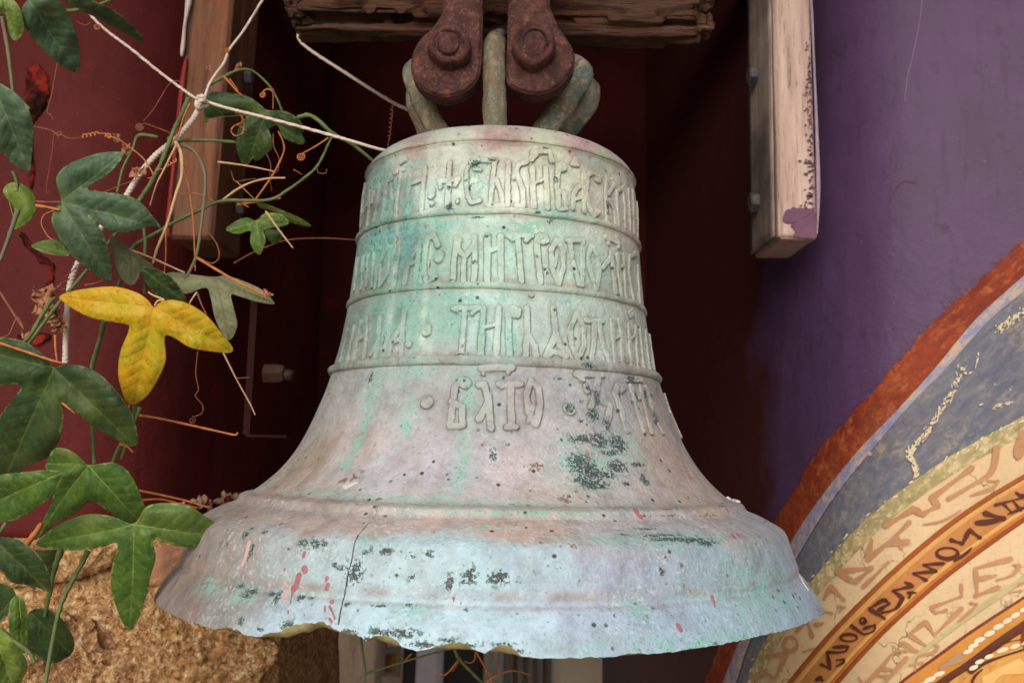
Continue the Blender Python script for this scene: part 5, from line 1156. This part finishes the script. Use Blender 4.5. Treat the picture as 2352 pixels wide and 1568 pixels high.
leaf('L5', [(80,520),(120,508),(220,520),(340,530),(400,528),(500,558),(590,602),(645,660),(640,676),(560,665),(460,632),(425,628),(440,700),(455,780),(440,840),(415,862),(380,830),(340,740),(310,640),(290,592),(200,618),(150,610),(95,545)], .86, (.1,.1), (340,532), [(90,525),(638,668),(415,855)], 'leaf_u', 11)
leaf('L2', [(-60,700),(0,705),(120,720),(230,770),(300,840),(340,892),(420,870),(520,880),(620,930),(720,1030),(800,1130),(850,1240),(858,1370),(800,1380),(700,1330),(600,1270),(500,1190),(390,1115),(400,1200),(370,1340),(300,1450),(200,1500),(100,1560),(20,1572),(-60,1500),(-10,1230),(60,1120),(140,1005),(50,1000),(-60,990)], .745, (-.1,.25), (340,897), [(-50,800),(845,1370),(40,1560)], 'leaf_d', 12)
leaf('L3', [(290,190),(340,105),(410,95),(490,140),(552,198),(640,190),(720,183),(800,240),(855,330),(900,440),(950,560),(972,618),(930,642),(860,592),(760,540),(680,490),(570,425),(480,500),(350,570),(235,660),(225,640),(300,480),(335,390),(300,250)], .765, (.1,.4), (552,202), [(295,190),(955,630),(235,650)], 'leaf_g', 13)
leaf('L3', [(-50,285),(0,268),(130,245),(280,235),(400,240),(385,300),(332,390),(240,462),(120,532),(0,562),(-50,565)], .69, (.2,.2), (395,245), [(-45,440)], 'leaf_g', 14)
leaf('L3', [(228,690),(300,620),(420,550),(560,510),(700,530),(838,565),(920,462),(1050,435),(1180,460),(1300,530),(1400,600),(1448,660),(1350,690),(1240,712),(1100,705),(965,670),(972,780),(950,900),(900,1080),(850,1190),(812,1238),(770,1180),(720,1060),(695,950),(710,830),(745,690),(650,710),(500,735),(350,725),(250,712)], .735, (.05,.15), (842,575), [(235,695),(1440,660),(812,1230)], 'leaf_g', 15)
leaf('L3', [(-50,650),(0,648),(100,660),(200,720),(290,830),(322,960),(300,992),(200,960),(80,930),(20,880),(-50,800)], .73, (-.2,.3), (-40,660), [(305,985)], 'leaf_d', 16)
leaf('L3', [(180,1130),(280,1100),(370,1150),(440,1240),(466,1330),(430,1400),(330,1440),(200,1390),(168,1290)], .80, (.2,.4), (200,1130), [(440,1380)], 'leaf_d', 17)
leaf('L3', [(60,1060),(120,1018),(168,1090),(176,1250),(160,1370),(100,1372),(58,1250)], .70, (.5,.2), (120,1025), [(130,1368)], 'leaf_g', 18)
leaf('L3', [(-60,1230),(60,1270),(130,1360),(172,1440),(125,1580),(60,1640),(-60,1640)], .55, (.4,.3), (-40,1250), [(90,1600)], 'leaf_l', 19)
leaf('L3', [(-60,960),(60,968),(105,1030),(60,1110),(0,1200),(-60,1220)], .74, (.2,.1), (100,1020), [(-50,1180)], 'leaf_d', 20)
leaf('L3', [(150,740),(260,730),(400,742),(350,850),(300,930),(220,900)], .79, (.2,.4), (390,745), [(250,910)], 'leaf_d', 201)
leaf('L4', [(222,915),(262,740),(420,725),(570,760),(680,830),(722,865),(850,870),(950,920),(1000,980),(1010,1030),(990,1050),(1020,1108),(990,1135),(900,1110),(840,1070),(810,992),(780,985),(755,1010),(728,1000),(760,1090),(765,1160),(720,1200),(660,1260),(628,1262),(612,1236),(556,1306),(500,1240),(486,1150),(490,1050),(520,960),(560,918),(420,905),(330,920),(272,932),(250,960)], .955, (.1,.25), (715,885), [(235,930),(1010,1110),(560,1290)], 'leaf_d', 21, sp=4.5)
leaf('L5', [(395,285),(450,235),(510,222),(555,240),(600,202),(680,205),(732,250),(690,275),(600,287),(605,340),(590,390),(570,421),(540,395),(520,350),(525,295),(460,305)], .93, (.1,.1), (555,245), [(398,285),(728,250),(570,415)], 'leaf_g', 22, sp=4)
leaf('L5', [(555,140),(610,153),(700,188),(780,222),(843,262),(800,264),(720,240),(650,195),(580,172)], .95, (.1,.9), (560,145), [(838,262)], 'leaf_l', 23, sp=3)
leaf('L5', [(605,290),(690,288),(682,340),(650,362),(612,332)], .97, (.1,.2), (610,290), [(655,355)], 'leaf_d', 24, sp=3.5)

def strand(name, t, pts, r, mat, d, nseg=7, sub=8):
    vp = Z(t, [p[:2] for p in pts]); n = len(vp); dd = d if np.ndim(d) else [d]*n
    c = catmull(np.array([P(x, y, q) for (x, y), q in zip(vp, np.interp(np.linspace(0, 1, n), np.linspace(0, 1, len(dd)), dd))]), sub)
    rr = r*(1-.35*np.linspace(0, 1, len(c))); v, f = tube(c, rr, nseg, wob=.35, seed=int(abs(vp[0][0])))
    return mesh(name, v, f, MAT[mat], vine)
S_ = .0022
for t, pts, r, m, d in [
    ('V', [(5,40),(16,100),(24,160),(30,215)], S_, 'stemp', .80), ('V', [(30,395),(38,415),(40,440)], .0018, 'stem', .79), ('V', [(42,480),(20,545),(0,600)], .0022, 'stemp', .78),
    ('L1', [(1180,620),(1140,720),(1090,820),(1020,1000),(950,1140),(870,1260),(700,1500),(540,1700),(330,1950),(150,2200)], .0026, 'stem', [.93,.90,.86,.84]),
    ('L1', [(1120,900),(1060,870),(1110,880),(1300,880),(1480,892)], .0024, 'stem', [.92,.94]), ('L1', [(1130,905),(1220,950),(1285,1090),(1275,1300),(1240,1560),(1200,1680),(1110,1830)], .0021, 'stemp', [.92,.89,.86]),
    ('V', [(300,575),(315,560),(360,534),(403,509),(465,480),(513,461),(616,459),(660,437),(700,408),(727,384),(745,352),(752,336),(762,316)], .0020, 'stem', [.88,.93,.92]),
    ('L4', [(960,922),(1050,905),(1130,950),(1230,1040),(1400,1140),(1560,1270),(1640,1360)], .0026, 'stem', [.95,.95,.99]), ('L4', [(240,680),(370,610),(460,565),(540,545),(630,570),(760,700),(840,870)], .0019, 'stem', [.94,.97]),
    ('L2', [(655,600),(620,740),(575,900),(565,1100),(580,1300),(590,1500)], .0024, 'stem', [.80,.84,.80]), ('L2', [(850,1120),(830,1220),(780,1330),(720,1450),(690,1560)], .0022, 'stem', [.80,.82]), ('L2', [(880,1140),(800,1340),(760,1470)], .0018, 'stem', .83),
    ('L3', [(550,740),(500,840),(450,930),(380,1080),(330,1300),(280,1590)], .0024, 'stem', [.78,.76,.74]), ('L3', [(380,730),(340,860),(310,1000),(280,1150)], .0026, 'stem', .79), ('L3', [(0,620),(40,560)], .0022, 'stem', .78),
    ('L2', [(330,460),(260,570),(190,690),(140,740)], .0022, 'stem', .83), ('L2', [(760,340),(700,480),(640,640)], .0022, 'stem', .86), ('L2', [(900,330),(905,430)], .002, 'stem', .86), ('L2', [(900,0),(912,120),(905,200)], .002, 'stem', .88), ('L1', [(990,860),(870,850),(830,940),(770,1060),(735,1210)], .0019, 'stem', .90),
    ('U', [(548,130),(558,220),(572,320),(566,400)], .0014, 'stem', 1.0), ('U', [(575,325),(700,285),(850,240),(1000,200)], .0013, 'stem', 1.0), ('U', [(1000,170),(1035,250),(1100,320),(1180,400)], .0022, 'stem', 1.02),
    ('L3', [(0,1225),(80,1300),(180,1370),(215,1440)], .0018, 'stem', .62), ('V', [(120,0),(150,25),(215,15),(255,0)], .0022, 'stem', .88)]:
    strand('stem', t, pts, r, m, d)
T_ = .0009
def spiral(t, cx, cy, r0, turns, start):
    return [(cx+r0*(1-k/(turns*10))*math.cos(start+k*.628), cy+r0*(1-k/(turns*10))*math.sin(start+k*.628)) for k in range(int(turns*10))]
def coil(a, b, n, amp):
    a, b = np.array(a, float), np.array(b, float); dr = (b-a)/np.linalg.norm(b-a); nn = np.array([-dr[1], dr[0]])
    return [tuple(a+(b-a)*(k/(n*6))+dr*amp*.6*math.cos(k*1.047)+nn*amp*math.sin(k*1.047)) for k in range(n*6+1)]
for t, pts, r, m, d in [
    ('V', [(75,290),(115,299),(132,310)]+spiral('V',138,308,7,1.5,2)+[(160,318),(185,316)], T_, 'tendd', .90), ('V', coil((188,314),(225,307),4,4)+[(245,308)]+spiral('V',250,314,8,1.3,3)+[(272,320),(300,340),(330,365),(352,402),(340,410)], T_*1.2, 'tend', .89),
    ('L1', [(1100,890),(1135,960),(1140,1100),(1100,1230),(1050,1400),(985,1560),(960,1650)], .0020, 'tendp', [.90,.86]), ('L1', [(1130,1000),(1180,1150),(1210,1370),(1220,1560),(1225,1700)], T_*1.2, 'tend', .90), ('L1', [(1040,1440),(1040,1600),(1030,1720)], T_*1.2, 'tend', .88),
    ('L1', [(1110,900),(1060,1000),(1020,1080),(980,1160),(940,1290)], T_*1.3, 'tendp', .89), ('L1', [(1190,650),(1150,740),(1120,840),(1085,890)], T_*1.2, 'tend', .91),
    ('L4', [(360,1580),(480,1490),(600,1430),(730,1400),(865,1395)], .0014, 'tendp', .93), ('L4', [(630,1568),(700,1470),(780,1350),(850,1200),(850,1120),(810,1030)], .0013, 'tend', .95), ('L4', [(335,1270),(560,1300),(780,1345)], .0012, 'tendp', .95),
    ('V', [(545,470),(600,462),(645,455)], .0013, 'tend', .94), ('L2', [(830,160),(960,210),(1160,300)], .0013, 'tendp', .86), ('L5', [(245,432),(340,490),(480,570),(590,622),(640,628)], .0015, 'tend', .855), ('L5', [(590,622),(605,612),(625,620),(645,626)], .0010, 'tendp', .853),
    ('L2', [(860,1190),(1000,1212),(1200,1255),(1400,1300),(1475,1315),(1490,1300)], .0013, 'tend', .84), ('L2', [(1400,800),(1440,880),(1485,970),(1568,1120),(1600,1190)], .0010, 'tendp', .90), ('L2', [(1485,960),(1568,955)], .0006, 'tendd', .90),
    ('L2', [(1240,790),(1228,930),(1245,1030),(1225,1070),(1272,1130),(1265,1180),(1215,1200)]+spiral('L2',1205,1222,24,1.8,-1.5), .0006, 'tendd', .90), ('L2', [(-30,730),(150,790),(330,850),(410,868)], .0013, 'tend', .735),
    ('V', [(320,1126),(370,1136),(430,1150),(470,1162),(482,1164)], .0013, 'tend', .90), ('V', [(326,1148),(370,1146),(420,1158),(455,1166)], .0012, 'tend', .91), ('L5', [(605,190),(680,295),(748,382)], .0012, 'tendp', .92),
    ('L5', [(440,460),(520,415),(600,380),(720,340),(900,330),(1090,341)], .0012, 'tendd', [1.0,1.08]), ('V', [(903,238)]+coil((900,250),(893,320),7,3)+[(890,345)], .0006, 'tendd', .985), ('L1', [(900,760),(960,690),(1010,610),(1060,530),(1110,507),(1150,525)], .0006, 'tendd', .92), ('L1', spiral('L1',875,795,26,2.5,0)+[(905,775),(980,800),(1070,835)], .0008, 'tendd', .92),
    ('L2', [(0,420),(70,530),(150,655)], .0013, 'tendd', .84), ('L2', [(150,655),(110,580),(60,680),(10,705)], .0008, 'tendd', .84), ('L3', [(165,695),(215,635),(262,565)], .0030, 'tend', .78), ('L1', [(360,400),(325,590),(297,700),(320,722),(332,748)], .0008, 'tendd', .95),
    ('L1', [(340,820),(325,960),(290,1190),(310,1202)], .0005, 'tendd', .97), ('L1', [(225,1290),(300,1300),(375,1318)], .0014, 'tend', .785), ('L1', [(220,1265),(300,1268),(380,1268)], .0011, 'tendd', .785), ('L1', [(340,1320),(275,1350),(262,1410),(300,1480),(330,1500)], .0007, 'tend', .80),
    ('L4', [(380,600),(430,650),(490,720),(530,752)], .0014, 'tend', .945), ('L4', [(430,620),(460,660),(495,708)], .0008, 'tend', .945), ('L4', [(770,700),(770,780),(768,860)], .0010, 'tendd', .95), ('L4', [(770,720),(730,700),(700,712)]+spiral('L4',684,744,24,2,-1.2), .0009, 'tend', .95), ('L4', [(1205,1080),(1100,1150),(1000,1205)]+spiral('L4',985,1228,32,2.2,-.5), .0010, 'tend', .955), ('L4', [(500,880),(530,950),(470,985),(440,1030),(480,1065),(540,1040)], .0006, 'tend', .925),
    ('L4', [(715,1200),(750,1290),(745,1400),(760,1500)], .0005, 'tendd', .96), ('L4', [(440,1340),(470,1420),(560,1410),(640,1400)], .0006, 'tendd', .96), ('L4', [(480,1420),(560,1500),(630,1568)], .0007, 'tend', .95), ('L4', [(770,1050),(775,1150),(815,1240),(810,1330),(790,1350)], .0006, 'tendd', .96),
    ('L4', [(930,1330),(1000,1370)], .0007, 'tendd', .96), ('L4', [(1115,1320),(1125,1355),(1180,1358),(1190,1325)], .0006, 'tendd', .97), ('L2', [(1235,420),(1200,470),(1185,500)], .0009, 'tendp', .84), ('L2', [(1235,420),(1265,500),(1295,560)], .0010, 'tendd', .86), ('L2', [(1255,210),(1330,240),(1375,200),(1360,120),(1310,50)], .0009, 'tendd', .90), ('L2', [(970,510),(990,475),(1030,470),(960,440),(930,420)], .0012, 'tendp', .80),
    ('L2', [(530,375),(600,365),(650,340)], .0007, 'tend', .87), ('L2', [(400,330),(440,300),(480,260)], .0006, 'tendd', .87), ('L2', [(345,690),(350,790),(360,860)], .0012, 'tend', .80), ('L2', [(815,1120),(800,1170)], .0016, 'tend', .80), ('L2', [(750,1370),(800,1390),(835,1425)], .0014, 'tend', .80), ('L2', [(390,1115),(470,1180)], .0008, 'tend', .742),
    ('U', [(1030,260),(990,310),(960,332),(925,322)], .0011, 'tend', 1.02), ('U', [(1115,215),(1112,255),(1090,272),(1060,262)], .0008, 'tend', 1.02), ('U', [(1118,215),(1150,270),(1185,330),(1200,390)], .0012, 'tend', 1.02), ('U', [(1160,380),(1200,345),(1260,318),(1320,312),(1388,332)], .0010, 'tend', 1.02), ('U', [(755,272),(800,225)], .0010, 'tend', 1.0), ('U', coil((1035,260),(1000,310),3,7), .0006, 'tendd', 1.02),
    ('L1', [(590,1195),(650,1205),(760,1160),(850,1130)], .0007, 'tendd', .86), ('L1', coil((1110,1000),(1045,1040),4,8)+[(1030,1065),(1000,1060),(960,1085)], .0007, 'tend', .89), ('L1', [(1140,1215),(1240,1215),(1340,1260)], .0007, 'tend', .90), ('L1', [(1490,700),(1530,750),(1520,830),(1470,855),(1450,810),(1490,785),(1545,820)], .0006, 'tend', .93), ('L1', [(570,140),(530,158),(480,135)], .0006, 'tendd', .95),
    ('L1', [(1380,1270),(1480,1265),(1560,1300)], .0010, 'tend', .93), ('V', [(160,640),(140,652),(132,668),(150,662)], .0008, 'tendd', .88)]:
    strand('tendril', t, pts, r, m, d, 6, 6)
# dried, crumpled leaves and stipules
def crumple(t, cx, cy, rpx, d, seed, n=14):
    (x, y), = Z(t, [(cx, cy)]); c = np.array(P(x, y, d)); s_ = rpx*ZF[t][2]*K/FPX*d; V = []; 
    for i in range(n):
        for j in range(n):
            u, w_ = i/(n-1)*2-1, j/(n-1)*2-1; V.append((u, w_*1.2, .35*math.sin(3*u+seed)))
    V = np.array(V); V = V+(np.stack([fbm(V*1.6+seed, 3, seed), fbm(V*1.6+9+seed, 3, seed+1), fbm(V*1.6+5+seed, 3, seed+2)], -1)-.5)*2.2
    V = V[:, [0, 2, 1]]*s_*.8+c
    o = mesh('dried_leaf', V, grid_faces(n, n), MAT['dry'], vine); m_ = o.modifiers.new('thickness', 'SOLIDIFY'); m_.thickness = .0004
crumple('L2', 280, 470, 90, .87, 3); crumple('L2', 320, 560, 70, .875, 5); crumple('L2', 380, 620, 50, .88, 8); crumple('L1', 840, 1085, 34, .89, 11, 9); crumple('L1', 890, 1075, 24, .89, 12, 9); crumple('L1', 790, 940, 30, .90, 13, 9); crumple('L1', 735, 870, 26, .90, 14, 9); crumple('L1', 1310, 425, 20, .95, 15, 8); crumple('L1', 1500, 415, 24, .97, 16, 9); crumple('L4', 490, 530, 26, .96, 17, 9); crumple('L5', 610, 622, 20, .85, 18, 8); crumple('L3', 340, 1055, 20, .76, 19, 8); crumple('L2', 160, 690, 24, .83, 20, 8)
# bits of tendril wound round the cords
for t, cx, cy, r_, d in [('L1',612,162,20,.948),('L1',1426,312,14,.96),('L1',1483,693,12,.925),('L4',410,385,16,.96)]:
    pts = [(cx+r_*math.cos(a), cy+r_*.7*math.sin(a)+a*1.2) for a in np.linspace(0, 12, 30)]
    (x, y), = Z(t, [(cx, cy)]); V = [P(px, py, d-.004*math.cos(a)) for (px, py), a in zip(Z(t, pts), np.linspace(0, 12, 30))]
    v, f = tube(catmull(V, 3), .0006, 5); mesh('tendril', v, f, MAT['tend'], vine)
